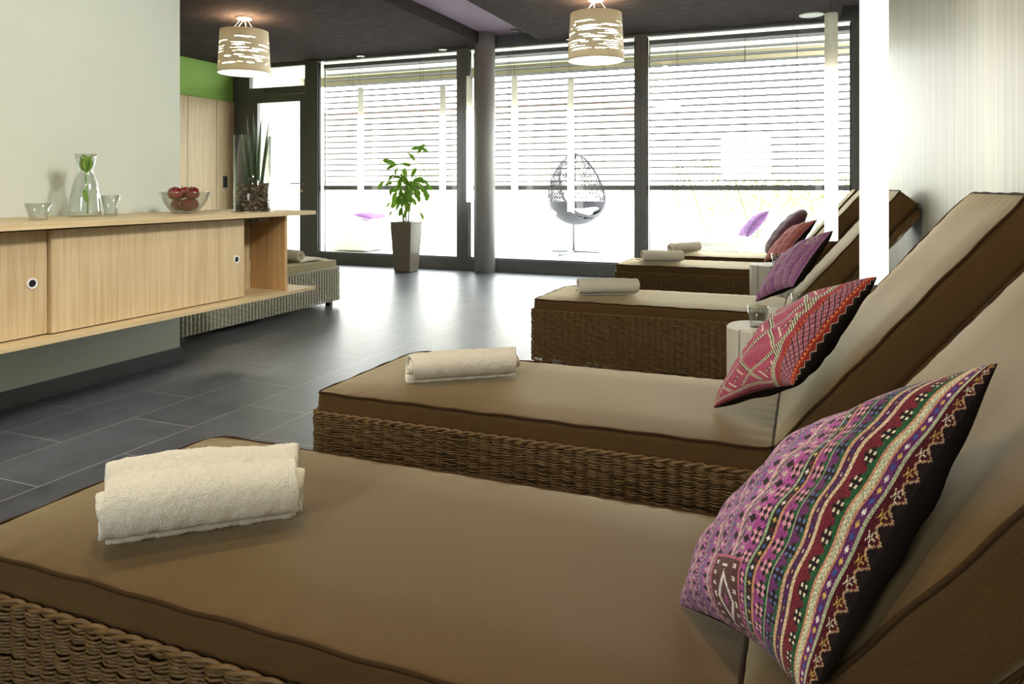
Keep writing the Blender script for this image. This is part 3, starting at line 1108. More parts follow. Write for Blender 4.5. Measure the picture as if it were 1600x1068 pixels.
def pattern_violet(n):
    """stitch chart, u to the right edge (0..n), v upwards; rows of embroidery parallel to the right edge"""
    rng = np.random.RandomState(11)
    img = np.zeros((n, n, 3))
    black, wine, cream, salmon = C(38, 24, 24), C(118, 22, 42), C(226, 212, 178), C(206, 140, 104)
    purple, magenta, lilac = C(108, 38, 104), C(178, 58, 152), C(190, 118, 172)
    green, lgreen, blue, yellow, white, pink = C(34, 92, 52), C(150, 176, 130), C(54, 92, 168), C(226, 186, 74), C(240, 228, 222), C(224, 150, 170)
    tan = C(204, 174, 128)
    V_ = np.arange(n)

    def put(a, b, fn):
        for i in range(a, b):
            for j in range(n):
                img[j, n - 1 - i] = fn(i - a, j, b - a)
    p = 0

    def band(w, fn):
        nonlocal p
        put(p, min(n, p + w), fn)
        p = min(n, p + w)

    def zig(i, j, w):
        per = 11
        d = abs((j % per) - per // 2)          # 0 at tip
        # triangle pointing outward (i=0 is the border)
        if i < d * 1.4 + .5:
            return black
        if i < d * 1.4 + 2.6:
            return salmon if (i + j) % 2 else tan * .9
        col = yellow * .85 if (j // per) % 2 else cream
        q, r_ = j % per - per // 2, i - 6
        hook = {(0, 0), (0, 1), (0, 2), (1, 3), (2, 3), (3, 2), (3, 1), (-1, 3), (-2, 3), (-3, 2), (-3, 1), (2, 0), (0, 4), (0, 5)}
        if (q, r_) in hook or (q, r_ - 5) in {(-1, 0), (0, 0), (1, 0), (-2, 1), (2, 1)}:
            return col
        return wine * .55
    band(16, zig)
    band(3, lambda i, j, w: (lgreen if (i + j) % 2 else cream * .85))

    def dots(cols_, bgc, per, w_):
        def fn(i, j, w):
            c = (w - 1) / 2
            k = j // per
            d = abs(i - c) + abs((j % per) - (per - 1) / 2)
            if d <= per * .5 - .6:
                return cols_[k % len(cols_)]
            return bgc
        return fn
    band(7, dots([blue, yellow, white], purple, 6, 7))
    band(2, lambda i, j, w: salmon)
    band(5, lambda i, j, w: (lgreen if (j + abs(i - 2)) % 3 == 0 else cream))
    band(2, lambda i, j, w: salmon)

    def flowers(bg1, bg2, pet):
        def fn(i, j, w):
            per = 14
            q, r_ = j % per - per / 2 + .5, i - (w - 1) / 2
            for (a, b) in ((2, 2), (-2, 2), (2, -2), (-2, -2)):
                if abs(q - a) + abs(r_ - b) <= 1.6:
                    return pet
            if abs(q) + abs(r_) < 6:
                return black
            return bg1 if r_ * (1 if (j // 1) else 1) > abs(abs(q) - per / 2) - 4 else bg2
        return fn
    band(14, flowers(wine, green, cream))
    band(2, lambda i, j, w: wine)
    band(3, lambda i, j, w: tan if (i + j) % 3 else cream)
    band(5, dots([yellow * .9, blue * .7, purple, cream, wine], purple * .55, 4, 5))
    band(3, lambda i, j, w: tan if (i + j) % 3 else salmon)
    band(10, flowers(purple, green, blue * .8 + .08))
    band(1, lambda i, j, w: lgreen)
    band(11, flowers(magenta * .75, green, pink))
    band(2, lambda i, j, w: salmon)
    band(5, dots([yellow, blue, white, wine], black, 5, 5))
    band(2, lambda i, j, w: lgreen)
    band(9, flowers(magenta, purple, pink))
    ncol = 0
    while p < n - 2:
        r = ncol % 7
        if r in (0, 3):
            band(6, lambda i, j, w: (black if (abs(i - 2.5) + abs((j % 12) - 3) < 3) else cream * .75 if (abs(i - 2.5) + abs((j % 12) - 9) < 2.4) else magenta if (j // 3 + i) % 2 else lilac))
        elif r in (1, 5):
            band(4, lambda i, j, w: [magenta, green, lilac, lgreen][(j // 2 + i) % 4])
        elif r == 2:
            band(2, lambda i, j, w: cream * .9 if (i + j) % 2 else pink)
        elif r == 4:
            band(5, lambda i, j, w: magenta if (j + abs(i - 2)) % 4 < 2 else blue * .6 + .1)
        else:
            band(3, lambda i, j, w: purple if (j // 2) % 2 else lilac)
        ncol += 1
    # medallion panel near the lower edge
    u0, u1, v0, v1 = int(n * .46), int(n * .62), int(n * .02), int(n * .29)
    for j in range(v0, v1):
        for i in range(u0, u1):
            w, h_ = u1 - u0, v1 - v0
            a, b = i - u0, j - v0
            if a < 2 or a >= w - 2 or b < 2 or b >= h_ - 2:
                img[j, i] = C(196, 90, 120)
                continue
            q, r_ = a - w / 2 + .5, b - h_ / 2 + .5
            d = abs(q) / (w * .25) + abs(r_) / (h_ * .30)
            c = wine * .8 if (a + b) % 4 else green * .7
            if .82 < d < 1.12:
                c = white
            elif d < .3:
                c = magenta * .8
            elif d > 1.3 and (int(abs(r_)) % 9 in (0, 1, 2)) and abs(abs(q) - w * .33) < 2 and not (int(abs(r_)) % 9 == 1 and abs(q) < w * .33):
                c = white
            elif d > 1.12 and abs(abs(r_) - h_ * .38) < 1 and abs(q) < 5:
                c = white
            img[j, i] = c
    img = img * .84 + img.mean(axis=2, keepdims=True) * .14
    return img * (1 + .22 * rng.randn(n, n, 1)).clip(.5, 1.5)


def pattern_red(n):
    rng = np.random.RandomState(21)
    img = np.zeros((n, n, 3))
    rose, red, wine, orange = C(178, 76, 104), C(156, 44, 38), C(112, 28, 40), C(220, 120, 50)
    cream, black, green, lil = C(226, 216, 190), C(30, 22, 24), C(60, 96, 60), C(150, 110, 150)
    for j in range(n):
        for i in range(n):
            e = n - 1 - i
            f = j                          # distance to lower edge
            g = n - 1 - j
            if e < 12:
                per = 12
                d = abs(j % per - per // 2)
                c = black if e < d * .9 else (cream if e < d * .9 + 2 and (i + j) % 2 else (red if e < 11 else orange))
            elif e < 17:
                c = orange + .1 if (j % 6 < 3 and 13 <= e <= 15) else red
            elif e < 46:
                k = (i + j) % 10
                l = (i - j) % 10
                c = black if k < 2 else cream * .8 if l < 2 and (i % 2) else lil if (k + l) % 5 < 2 else red if (j // 10 + e // 10) % 2 else C(170, 84, 84)
            elif e < 50:
                c = orange if j % 5 < 2 and 47 <= e <= 48 else red
            elif e < 56:
                c = rose * .9 if e % 2 else red
            elif e < 64:
                c = cream if (i + j) % 4 < 2 else black if (i - j) % 4 < 1 else green
            else:
                # rose field with a stepped trellis and hooked figures
                c = rose * (.9 + .12 * ((i + j) % 2))
                q, r_ = (i % 56) - 28, ((j - 6) % 60) - 30
                d = abs(q) + abs(r_)
                if abs(d - 29) < 3.5:
                    c = cream if (i + j) % 4 < 2 else black if (i - j) % 4 < 2 else green
                elif abs(d - 15) < 1.6 and q * r_ > 0:
                    c = cream
                elif abs(q - r_) < 2 and d < 11:
                    c = cream if (i // 2) % 2 else black
                elif d < 4:
                    c = wine
                if f < 18:
                    c = cream if 9 < f < 16 and (i + j) % 4 < 2 else black if 9 < f < 16 and (i - j) % 4 < 2 else wine if f < 4 else rose * .85
                if i < 14:
                    c = orange if i % 7 == 3 and j % 4 < 2 else red if i < 8 else wine
            img[j, i] = c
    return img * (1 + .2 * rng.randn(n, n, 1)).clip(.5, 1.5)


def pattern_fine(n, seed, base, alt, acc):
    rng = np.random.RandomState(seed)
    img = np.zeros((n, n, 3))
    base, alt, acc = C(*base), C(*alt), C(*acc)
    cream, black = C(214, 186, 170), C(46, 26, 40)
    for j in range(n):
        for i in range(n):
            e = n - 1 - i
            b = e // 7
            w = e % 7
            if b % 3 == 0:
                c = cream * .8 if (j // 3 + w // 2) % 3 == 0 else base
            elif b % 3 == 1:
                c = alt if (j + abs(w - 3)) % 6 < 3 else base * .8
            else:
                c = acc if (j // 2 + w) % 4 < 2 else alt
            if w == 0:
                c = base * .45
            if e < 3:
                c = black
            if 20 < e < 50 and j > n * .62:
                k = abs(((j + 6) % 44) - 22) + abs(e - 35) * .9
                if abs(k - 12) < 2.2 or k < 4:
                    c = cream
            img[j, i] = c
    return img * (1 + .2 * rng.randn(n, n, 1)).clip(.5, 1.5)


def stitch_mat(name):
    m = bpy.data.materials.new(name)
    m.use_nodes = True
    nt = m.node_tree
    p = nt.nodes['Principled BSDF']
    p.inputs['Roughness'].default_value = .8
    p.inputs['Specular IOR Level'].default_value = .2
    p.inputs['Sheen Weight'].default_value = .12
    at = nt.nodes.new('ShaderNodeAttribute')
    at.attribute_name = 'thread'
    tc = nt.nodes.new('ShaderNodeTexCoord')
    nz = nt.nodes.new('ShaderNodeTexNoise')
    nz.inputs['Scale'].default_value = 900
    nt.links.new(tc.outputs['Object'], nz.inputs[0])
    bp = nt.nodes.new('ShaderNodeBump')
    bp.inputs['Strength'].default_value = .5
    bp.inputs['Distance'].default_value = .002
    nt.links.new(nz.outputs[0], bp.inputs['Height'])
    nt.links.new(bp.outputs[0], p.inputs['Normal'])
    nt.links.new(at.outputs['Color'], p.inputs['Base Color'])
    return m


M['stitch'] = stitch_mat('embroidered_cloth')


def pillow(label, A, B, Cc, D, img, hf=.075, hb=.055, pinch=.10, backmat=None, n=None, round_=0.0, frontmat=None, seed=1, group=None):
    """A bottom-left tip, Cc lower right, B top tip, D hidden; u along A->C, v along C->B"""
    A, B, Cc, D = [Vector(p) for p in (A, B, Cc, D)]
    ctr = (A + B + Cc + D) / 4
    t = thing('pillow', label, 'pillow', ctr, 0, group)
    e1, e2 = (Cc - A) + (B - D), (D - A) + (B - Cc)
    nrm = e1.cross(e2).normalized()
    if nrm.z < 0:
        nrm = -nrm
    n = n or (img.shape[0] if img is not None else 64)
    rng = random.Random(seed)
    k1, k2 = rng.uniform(0, 6), rng.uniform(0, 6)

    def point(u, v, s):
        a, b = math.sin(PI / 2 * (2 * u - 1)), math.sin(PI / 2 * (2 * v - 1))
        # seams draw in between the corners
        au = a * (1 - pinch * (1 - b * b) * a * a)
        bv = b * (1 - pinch * (1 - a * a) * b * b)
        if round_:
            f_ = 1 - round_ * (a * b) ** 2
            au *= f_
            bv *= f_
        uu, vv = (au + 1) / 2, (bv + 1) / 2
        p = A * (1 - uu) * (1 - vv) + Cc * uu * (1 - vv) + B * uu * vv + D * (1 - uu) * vv
        g = max(0, (1 - a * a)) * max(0, (1 - b * b))
        h = (g ** .42) * (hf if s > 0 else hb)
        wr = .0035 * math.sin(7 * a + 3 * b + k1) * g ** .3 + .0025 * math.sin(15 * b - 4 * a + k2) * g ** .3
        return p - ctr + nrm * (h * s + wr * s)

    def gridnp(s):
        vs = np.array([point(i / n, j / n, s) for j in range(n + 1) for i in range(n + 1)])
        ii, jj = np.meshgrid(np.arange(n), np.arange(n))
        a = (jj * (n + 1) + ii).ravel()
        Fq = np.c_[a, a + 1, a + n + 2, a + n + 1]
        return vs, Fq
    vs, Fq = gridnp(1)
    # the way round the face so that its normal looks out of the pillow
    fn = np.cross(vs[Fq[len(Fq) // 2][1]] - vs[Fq[len(Fq) // 2][0]], vs[Fq[len(Fq) // 2][3]] - vs[Fq[len(Fq) // 2][0]])
    flip = float(np.dot(fn, np.array(nrm))) < 0
    if flip:
        Fq = Fq[:, ::-1]
    me = np_mesh('front_cover', vs, Fq)
    if img is not None:
        at = me.color_attributes.new('thread', 'FLOAT_COLOR', 'CORNER')
        c4 = np.ones((n * n, 4), 'f')
        c4[:, :3] = img.reshape(-1, 3)
        at.data.foreach_set('color', np.repeat(c4, 4, axis=0).ravel())
    o = bpy.data.objects.new('front_cover', me)
    COL.objects.link(o)
    me.materials.append(frontmat or M['stitch'])
    o.parent = t
    n_s, n = n, 48
    vs, Fq = gridnp(-1)
    if not flip:
        Fq = Fq[:, ::-1]
    me = np_mesh('back_cover', vs, Fq)
    o = bpy.data.objects.new('back_cover', me)
    COL.objects.link(o)
    me.materials.append(backmat or M['black_cloth'])
    o.parent = t
    return t


PG = 'embroidered pillows on the loungers'
pillow('purple embroidered pillow with zigzag edge on the lounger closest to the viewer',
       (-.172, 1.083, .392), (.190, .925, .812), (.002, .761, .505), (.03, 1.22, .60), pattern_violet(256), hf=.085, hb=.05, seed=4, group=PG)
pillow('red and rose embroidered pillow with black back, on the second lounger',
       (-.239, 2.087, .392), (.163, 2.052, .776), (-.029, 1.793, .549), (-.048, 2.346, .619), pattern_red(210), hf=.075, hb=.055, seed=5, group=PG)
pillow('fine patterned violet pillow on the third lounger, beyond the logs',
       (-.254, 4.117, .392), (.122, 4.027, .784), (-.061, 3.805, .522), (-.071, 4.34, .654), pattern_fine(150, 3, (188, 128, 186), (160, 96, 162), (214, 156, 176)), hf=.07, hb=.055, seed=6, group=PG)
pillow('small reddish embroidered pillow on the fourth lounger, beside the single log',
       (-.328, 6.287, .392), (.073, 6.107, .754), (-.16, 5.931, .477), (-.095, 6.463, .669), pattern_fine(130, 8, (190, 96, 86), (172, 84, 110), (206, 130, 100)), hf=.07, hb=.055, seed=7, group=PG)
pillow('plain plum pillow on the lounger nearest the window',
       (-.36, 7.22, .40), (.01, 6.86, .80), (-.33, 6.84, .40), (-.02, 7.24, .80), None, hf=.085, hb=.07, round_=.18, pinch=.02, backmat=M['plum'], frontmat=M['plum'], seed=8)

# ------------------------------------------------------------------ log tables and tealight glasses


def log_table(label, x, y, r, h, seed):
    t = thing('log_table', label, 'side table', (x, y, 0), 0, 'whitewashed log tables between the loungers')
    rng = random.Random(seed)
    n = 240
    cracks = [(rng.uniform(0, 2 * PI), rng.uniform(.010, .03), rng.uniform(.012, .02)) for _ in range(7)]
    cracks += [(-PI / 2 + q, .055, .04) for q in (-.62, -.05, .42)]
    lo = [(k, rng.uniform(0, 6), rng.uniform(.002, .006)) for k in (2, 3, 5)]

    def rad(a):
        q = r + sum(am * math.sin(k * a + p) for k, p, am in lo)
        for (c, dep, wd) in cracks:
            d = abs((a - c + PI) % (2 * PI) - PI)
            if d < wd:
                q -= dep * (1 - d / wd)
        return q
    angs = []
    for k in range(n):
        angs.append(2 * PI * k / n)
    for (c, dep, wd) in cracks:
        angs += [(c + d) % (2 * PI) for d in (-wd, -wd * .5, 0, wd * .5, wd)]
    angs = sorted(set(round(a % (2 * PI), 5) for a in angs))
    n = len(angs)
    zs = [0, .004, h * .5, h - .004, h]
    vs, fs = [], []
    for i, z in enumerate(zs):
        s_ = -.004 if i in (0, 4) else 0
        for a in angs:
            q = rad(a) + s_
            vs.append((q * math.cos(a), q * math.sin(a), z))
    for i in range(4):
        for k in range(n):
            l = (k + 1) % n
            fs.append((i * n + k, i * n + l, (i + 1) * n + l, (i + 1) * n + k))
    c0 = len(vs)
    vs += [(0, 0, 0), (0, 0, h)]
    for k in range(n):
        l = (k + 1) % n
        fs.append((c0, l, k))
        fs.append((c0 + 1, 4 * n + k, 4 * n + l))
    MB().add(vs, fs).build('trunk', M['white_log'], t)
    return t


log_table('whitewashed cracked log closest to the second lounger, with a tealight glass', -.165, 3.06, .138, .45, 1)
log_table('whitewashed log just before the third lounger, partly behind the red pillow', -.035, 3.53, .138, .45, 2)
log_table('whitewashed log between the third and fourth loungers', -.225, 5.58, .16, .45, 3)
TG = 'tealight glasses on the logs'
glass_cup('tealight_glass', 'tealight glass on the whitewashed log closest to the second lounger', 'glass', (-.18, 3.05, .45), .030, .041, .080, wax=True, group=TG)
glass_cup('tealight_glass', 'tealight glass on the log before the third lounger, above the red pillow', 'glass', (-.028, 3.52, .45), .030, .041, .080, wax=True, group=TG)
glass_cup('tealight_glass', 'tealight glass on the log between the third and fourth loungers', 'glass', (-.20, 5.57, .45), .030, .041, .080, wax=True, group=TG)

# ------------------------------------------------------------------ potted plant
pt = thing('potted_plant', 'green leafy plant in a tall taupe square pot by the window', 'plant', (-4.44, 7.655, 0))
m = MB()


def sq(h_, z, ch=.006):
    return [(-h_, -h_ + ch, z), (-h_ + ch, -h_, z), (h_ - ch, -h_, z), (h_, -h_ + ch, z), (h_, h_ - ch, z), (h_ - ch, h_, z), (-h_ + ch, h_, z), (-h_, h_ - ch, z)]


rings = [sq(.098, 0), sq(.108, .012), sq(.140, .585), sq(.142, .592), sq(.139, .595), sq(.128, .595), sq(.124, .55)]
vs = [p for r in rings for p in r]
fs = [(i * 8 + k, i * 8 + (k + 1) % 8, (i + 1) * 8 + (k + 1) % 8, (i + 1) * 8 + k) for i in range(len(rings) - 1) for k in range(8)]
fs.append(tuple(range(8))[::-1])
m.add(vs, fs).build('pot', M['plant_pot'], pt)
MB().add(sq(.1245, .556), [tuple(range(8))]).build('soil', M['soil'], pt)
rgt, dep = Vector((.928, .373, 0)), Vector((-.373, .928, 0))
stems = [((-.03, -.02), (-.05, .62), (-.10, 1.12)), ((-.005, .02), (-.01, .8), (.02, 1.32)), ((.025, -.01), (.03, .72), (.06, 1.10)), ((.012, .03), (.05, .75), (.13, 1.25)), ((-.02, .03), (-.08, .75), (-.13, 1.20))]
rng = random.Random(12)
sm = []
for (b, mid, tip) in stems:
    st = MB()
    q0 = rgt * b[0] + dep * b[1]
    pts = []
    for i in range(13):
        v = i / 12
        x = (1 - v) ** 2 * b[0] + 2 * v * (1 - v) * mid[0] + v * v * tip[0]
        z = .556 + (tip[1] - .556) * v
        pts.append(rgt * x + dep * (b[1] * (1 - v) + .06 * math.sin(b[0] * 90) * v) + Vector((0, 0, z)))
    st.tube(pts, [.0085 - .006 * i / 12 for i in range(13)], 8)
    st.build('stem', M['stem'], pt, smooth=True)
    sm.append(pts)


def leafmesh(L, w, seed):
    """fishtail leaf: narrow base, ragged broad tip, slight fold and droop"""
    r_ = random.Random(seed)
    edge = [(0, .03), (.12, .10), (.3, .32), (.5, .44), (.66, .5), (.72, .40), (.82, .48), (.88, .32), (.95, .30), (1, .05)]
    mb = MB()
    xs = [e[0] for e in edge]
    vs, fs = [], []
    for i, (t_, hw) in enumerate(edge):
        j1, j2 = hw * r_.uniform(.8, 1.15), hw * r_.uniform(.8, 1.15)
        droop = -.28 * t_ * t_
        vs += [(-w * j1, L * t_, L * (droop + .10 * hw)), (-w * j1 * .5, L * t_, L * (droop + .03 * hw)), (0, L * t_ * 1.01, L * droop), (w * j2 * .5, L * t_, L * (droop + .03 * hw)), (w * j2, L * t_ * r_.uniform(.97, 1.04), L * (droop + .10 * hw))]
    for i in range(len(edge) - 1):
        for k in range(4):
            fs.append((i * 5 + k, i * 5 + k + 1, i * 5 + 6 + k, i * 5 + 5 + k))
    mb.add(vs, fs)
    return mb


lm = [leafmesh(.13, .055, k) for k in range(4)]
lme = []
for k, b in enumerate(lm):
    o = b.build('leaf', M['leaf'], pt, smooth=True)
    lme.append(o)
# (sideways, height, size, heading degrees in the picture plane, pitch)
LV = [(.10, 1.47, .9, 20), (.17, 1.45, 1.1, 60), (.21, 1.46, 1.0, -10), (.06, 1.38, .9, -40), (.0, 1.28, .9, 0), (-.20, 1.31, 1.3, 150), (-.15, 1.26, 1.2, 190), (-.12, 1.20, 1.0, 230),
      (-.17, 1.12, 1.0, 215), (-.10, 1.13, 1.1, 160), (-.06, 1.08, 1.2, 250), (-.02, 1.10, 1.2, 300), (.05, 1.05, 1.2, 10), (.02, 1.0, 1.2, 280), (.12, 1.10, 1.0, 30), (.20, 1.08, 1.1, 0),
      (.17, 1.0, 1.0, -60), (.24, .93, 1.3, -70), (.13, .93, 1.0, -60), (.15, .88, .9, 260), (-.16, .97, 1.0, 230), (-.14, .90, 1.1, 250), (-.06, .93, 1.2, 270), (0, .92, 1.3, 265), (.05, .90, 1.1, 290),
      (-.10, 1.0, 1.1, 200), (-.29, 1.04, .9, 230), (-.16, .82, 1.1, 250), (-.09, .78, 1.0, 220), (-.05, .72, 1.0, 260), (.03, .80, 1.1, 280), (.0, .72, 1.0, 240), (.20, .68, .7, -55), (-.24, .80, .6, 215),
      (-.18, .70, .6, 215), (.10, .98, 1.1, 330), (.08, 1.17, 1.0, 80), (-.04, 1.18, 1.1, 110), (-.20, 1.05, .9, 180), (.07, .85, .9, 310), (.26, 1.02, .8, -40), (-.08, .86, 1.1, 255), (.04, .96, 1.1, 350), (-.02, .86, 1.1, 275)]
for k, (x, z, s_, hd) in enumerate(LV):
    if k < 4:
        o = lme[k]
    else:
        o = lme[k % 4].copy()
        COL.objects.link(o)
    d_ = rng.uniform(-.14, .14)
    a = math.radians(hd)
    s_ *= 1.12
    L_ = .13 * s_
    head = (rgt * math.cos(a) + Vector((0, 0, 1)) * math.sin(a) + dep * rng.uniform(-.5, .5)).normalized()
    c = rgt * x + dep * d_ + Vector((0, 0, z)) - head * L_ * .5
    up = (Vector((0, 0, 1)) * .6 - dep * .8 + rgt * rng.uniform(-.5, .5))
    up = (up - head * up.dot(head)).normalized()
    sx = head.cross(up)
    R = Matrix((sx, head, up)).transposed().to_4x4()
    o.matrix_basis = Matrix.Translation(c) @ R @ Matrix.Scale(s_, 4)
    # leaf stalk to the closest stem
    best = min((p for pts in sm for p in pts[4:]), key=lambda p: (p - c + Vector((0, 0, -.06))).length)
    stk = MB().tube([best, (best + c) / 2 + Vector((0, 0, .015)), c], .0017, 5)
    so = stk.build('leaf_stalk', M['stem'], pt, smooth=True)

# ------------------------------------------------------------------ pendant lamps with pierced drum shades


def drum(label, x, y, seed):
    ztop, zbot, rt, rb = 2.55, 2.13, .228, .252
    t = thing('pendant_lamp', label, 'lamp', (x, y, ZP), 0, 'pierced drum pendant lamps')
    rng = random.Random(seed)
    nu, nv = 260, 84
    keep = np.ones((nv, nu), bool)
    H = ztop - zbot
    holes = []
    for _ in range(170):
        cu, cv = rng.uniform(0, 1), rng.uniform(.17, .80)
        L_, h_ = rng.uniform(.025, .10), rng.uniform(.010, .026)
        if rng.random() < .2:
            L_ *= .4
        tilt = rng.uniform(-.12, .12)
        ok = True
        for (a, b, c, d) in holes:
            du = abs((cu - a + .5) % 1 - .5)
            if du < (L_ + c) * .86 and abs(cv - b) < (h_ + d) * 1.18:
                ok = False
        if not ok:
            continue
        holes.append((cu, cv, L_, h_))
        for j in range(nv):
            v = (j + .5) / nv
            if abs(v - cv) > h_ * 1.8:
                continue
            for i in range(nu):
                du = ((i + .5) / nu - cu + .5) % 1 - .5
                if abs(du) < L_:
                    half = h_ * (1 - (du / L_) ** 2) * .95
                    if abs(v - cv - du * tilt) < half:
                        keep[j, i] = False
    vs, fs = [], []
    for j in range(nv + 1):
        v = j / nv
        r = rb + (rt - rb) * v
        z = zbot + H * v - ZP
        for i in range(nu):
            a = 2 * PI * i / nu
            vs.append((r * math.cos(a), r * math.sin(a), z))
    for j in range(nv):
        for i in range(nu):
            if keep[j, i]:
                fs.append((j * nu + i, j * nu + (i + 1) % nu, (j + 1) * nu + (i + 1) % nu, (j + 1) * nu + i))
    m = MB().add(vs, fs)
    o = m.build('shade', M['shade'], t, smooth=True)
    so = o.modifiers.new('thick', 'SOLIDIFY')
    so.thickness = .006
    MB().cyl(0, 0, zbot + .02 - ZP, ztop - .03 - ZP, .205, 48).build('inner_diffuser', M['lamp_glow'], t)
    MB().cyl(0, 0, zbot + .004 - ZP, zbot + .012 - ZP, rb - .012, 48).build('bottom_diffuser', M['lamp_glow'], t)
    MB().cyl(0, 0, -.022, 0, .07, 32).build('ceiling_rose', M['white_plastic'], t, bevel=.003)
    c = MB()
    for k in range(3):
        a = k * 2 * PI / 3
        c.tube([(.03 * math.cos(a), .03 * math.sin(a), -.02), (.12 * math.cos(a), .12 * math.sin(a), ztop - ZP + .004)], .002, 6)
    pts = []
    for k in range(60):
        a = k * .42
        pts.append((-.08 + .022 * math.cos(a), .03 * math.sin(a) + .0004 * k, ztop - ZP + .015 + .035 * (k / 60) + .012 * math.sin(a * 2)))
    c.tube(pts, .0028, 6)
    c.tube([(-.08, 0, -.09), (-.03, 0, -.05), (0, 0, -.02)], .0028, 6)
    c.build('cable', M['white_plastic'], t, smooth=True)
    MB().cyl(0, 0, zbot - .028 - ZP, zbot + .004 - ZP, .012, 16).build('finial', M['white_plastic'], t)
    lamp('lamp_uplight', 'POINT', (x, y, ZP - .085), 10, (1, .62, .32), .03)
    lamp('lamp_downlight', 'AREA', (x, y, zbot - .035), 10, (1, .84, .62), .4)
    return t


drum('white pierced drum lamp hanging before the glass door, over the sideboard end', -5.18, 5.76, 1)
drum('white pierced drum lamp hanging from the ceiling before the middle window', -1.75, 6.36, 2)

# ------------------------------------------------------------------ tube lamps


def tube_lamp(label, x, y, ztop, length, zc, curl=0.0, r=.038):
    t = thing('tube_lamp', label, 'lamp', (x, y, zc), 0, 'long luminous tube lamps hanging along the windows and loungers')
    zt = ztop - zc
    MB().cyl(0, 0, -.022, 0, .052, 28).build('ceiling_rose', M['chrome'], t, bevel=.003)
    w = MB()
    w.tube([(0, 0, -.02), (0, 0, zt)], .0012, 5)
    w.tube([(-.02, 0, -.02), (-.034 - curl, 0, zt * .3), (-.022 + curl, 0, zt * .7), (.0, 0, zt + .01)], .0018, 6)
    w.build('cable', M['cord'], t)
    MB().tube([(0, 0, zt + .02), (0, 0, zt - .002)], .006, 10).build('ferrule', M['cord'], t)
    MB().lathe([(.0004, zt), (r - .003, zt), (r, zt - .003), (r, zt - .40), (.0004, zt - .40)], 32).build('opal_cap', M['tube_cap'], t, smooth=False)
    MB().lathe([(.0004, zt - .40), (r, zt - .40), (r, zt - length + .003), (r - .003, zt - length), (.0004, zt - length)], 32).build('luminous_tube', M['tube_glow'], t)
    return t


tube_lamp('tube lamp by the window between the glass door and the potted plant', -5.27, 7.94, 2.27, 1.5, ZP)
tube_lamp('tube lamp hanging between the potted plant and the window post by the column', -4.10, 7.94, 2.235, 1.5, ZP)
tube_lamp('long tube lamp hanging in the gap just left of the round column', -3.735, 7.93, 2.33, 1.5, ZC)
tube_lamp('long tube lamp hanging just right of the round column', -3.13, 7.86, 2.29, 1.5, ZC, .012)
tube_lamp('long tube lamp hanging before the window, in front of the hanging chair', -2.475, 7.93, 2.23, 1.5, ZP)
tube_lamp('tube lamp hanging between the third lounger and the single log, by the washed wall', .148, 5.28, 2.15, 1.5, ZP, .01, .041)
tube_lamp('long tube lamp hanging behind the second lounger, glowing widest of all', .195, 2.56, 2.2, 1.5, ZP, .01, .041)

t = thing('ceiling_speaker', 'round white speaker disc in the dark ceiling by the window', 'speaker', (.04, 7.75, ZP))
MB().lathe([(.0004, -.008), (.095, -.010), (.112, -.006), (.116, 0), (.0004, 0)], 48).build('grille', M['white_plastic'], t)

# ------------------------------------------------------------------ garden outside the glass
eg = thing('hanging_chair', 'grey rattan egg chair hanging on its stand outside the middle window', 'chair', (-3.42, 10.75, -.02))
sm_ = MB()
sm_.tube([(0, .36, .03), (0, .36, .9), (0, .34, 1.5), (0, .25, 1.78), (0, .05, 1.84)], .024, 12)
sm_.build('stand_pole', M['rail'], eg, smooth=True)
MB().tube([(-.36, .36, .015), (.42, .36, .015)], .02, 10).tube([(0, .36, .015), (0, -.35, .015)], .02, 10).build('stand_base', M['rail'], eg, smooth=True)
MB().tube([(0, .05, 1.84), (0, .05, 1.62)], .006, 8).build('hanger', M['chrome'], eg)
ec = Vector((.16, 0, 1.0))
OPEN = Vector((.75, -.55, .45)).normalized()
ne, na = 26, 46


def eggp(i, j):
    th_ = PI * i / ne
    ph_ = 2 * PI * j / na
    z = math.cos(th_)
    r = math.sin(th_) * (1 - .22 * z)
    return ec + Vector((.43 * r * math.cos(ph_), .40 * r * math.sin(ph_), .55 * z))


lo_, up_ = MB(), MB()
rim_pts = []
for i in range(1, ne - 1):
    for j in range(na):
        q = [eggp(i, j), eggp(i, j + 1), eggp(i + 1, j + 1), eggp(i + 1, j)]
        c = sum(q, Vector()) / 4
        d = (c - ec)
        if (Vector((d.x / .43, d.y / .4, d.z / .55))).dot(OPEN) > .28:
            continue
        if d.z < -.18:
            lo_.add(q, [(0, 1, 2, 3)])
        else:
            for a, b in ((0, 1), (1, 2), (0, 2)):
                if rng.random() < .62:
                    up_.tube([q[a], q[b]], .0075, 5, caps=False)
lo_.add([eggp(ne - 1, j) for j in range(na)], [tuple(range(na))])
o = lo_.build('basket', M['egg'], eg, merge=True)
so = o.modifiers.new('thick', 'SOLIDIFY')
so.thickness = .02
up_.build('lattice', M['egg'], eg)
# rim ring of the opening
a1 = OPEN.orthogonal().normalized()
a2 = OPEN.cross(a1)
ring = []
for k in range(56):
    w_ = 2 * PI * k / 56
    u_ = OPEN * .28 + (a1 * math.cos(w_) + a2 * math.sin(w_)) * .96
    rr = 1 - .22 * u_.z
    ring.append(ec + Vector((u_.x * .43 * rr, u_.y * .40 * rr, u_.z * .55)))
MB().tube(ring, .018, 8, closed=True).build('rim', M['egg'], eg, smooth=True)
cu = MB().grid(lambda u, v: ((u - .5) * .62, (v - .5) * .56, .10 * (1 - (2 * u - 1) ** 2) ** .5 * (1 - (2 * v - 1) ** 2) ** .5 + .10 * (2 * u - 1) ** 2), 20, 20)
o = cu.build('seat_pad', M['out_cushion'], eg, smooth=True, loc=(.16, 0, .60))
so = o.modifiers.new('thick', 'SOLIDIFY')
so.thickness = .07


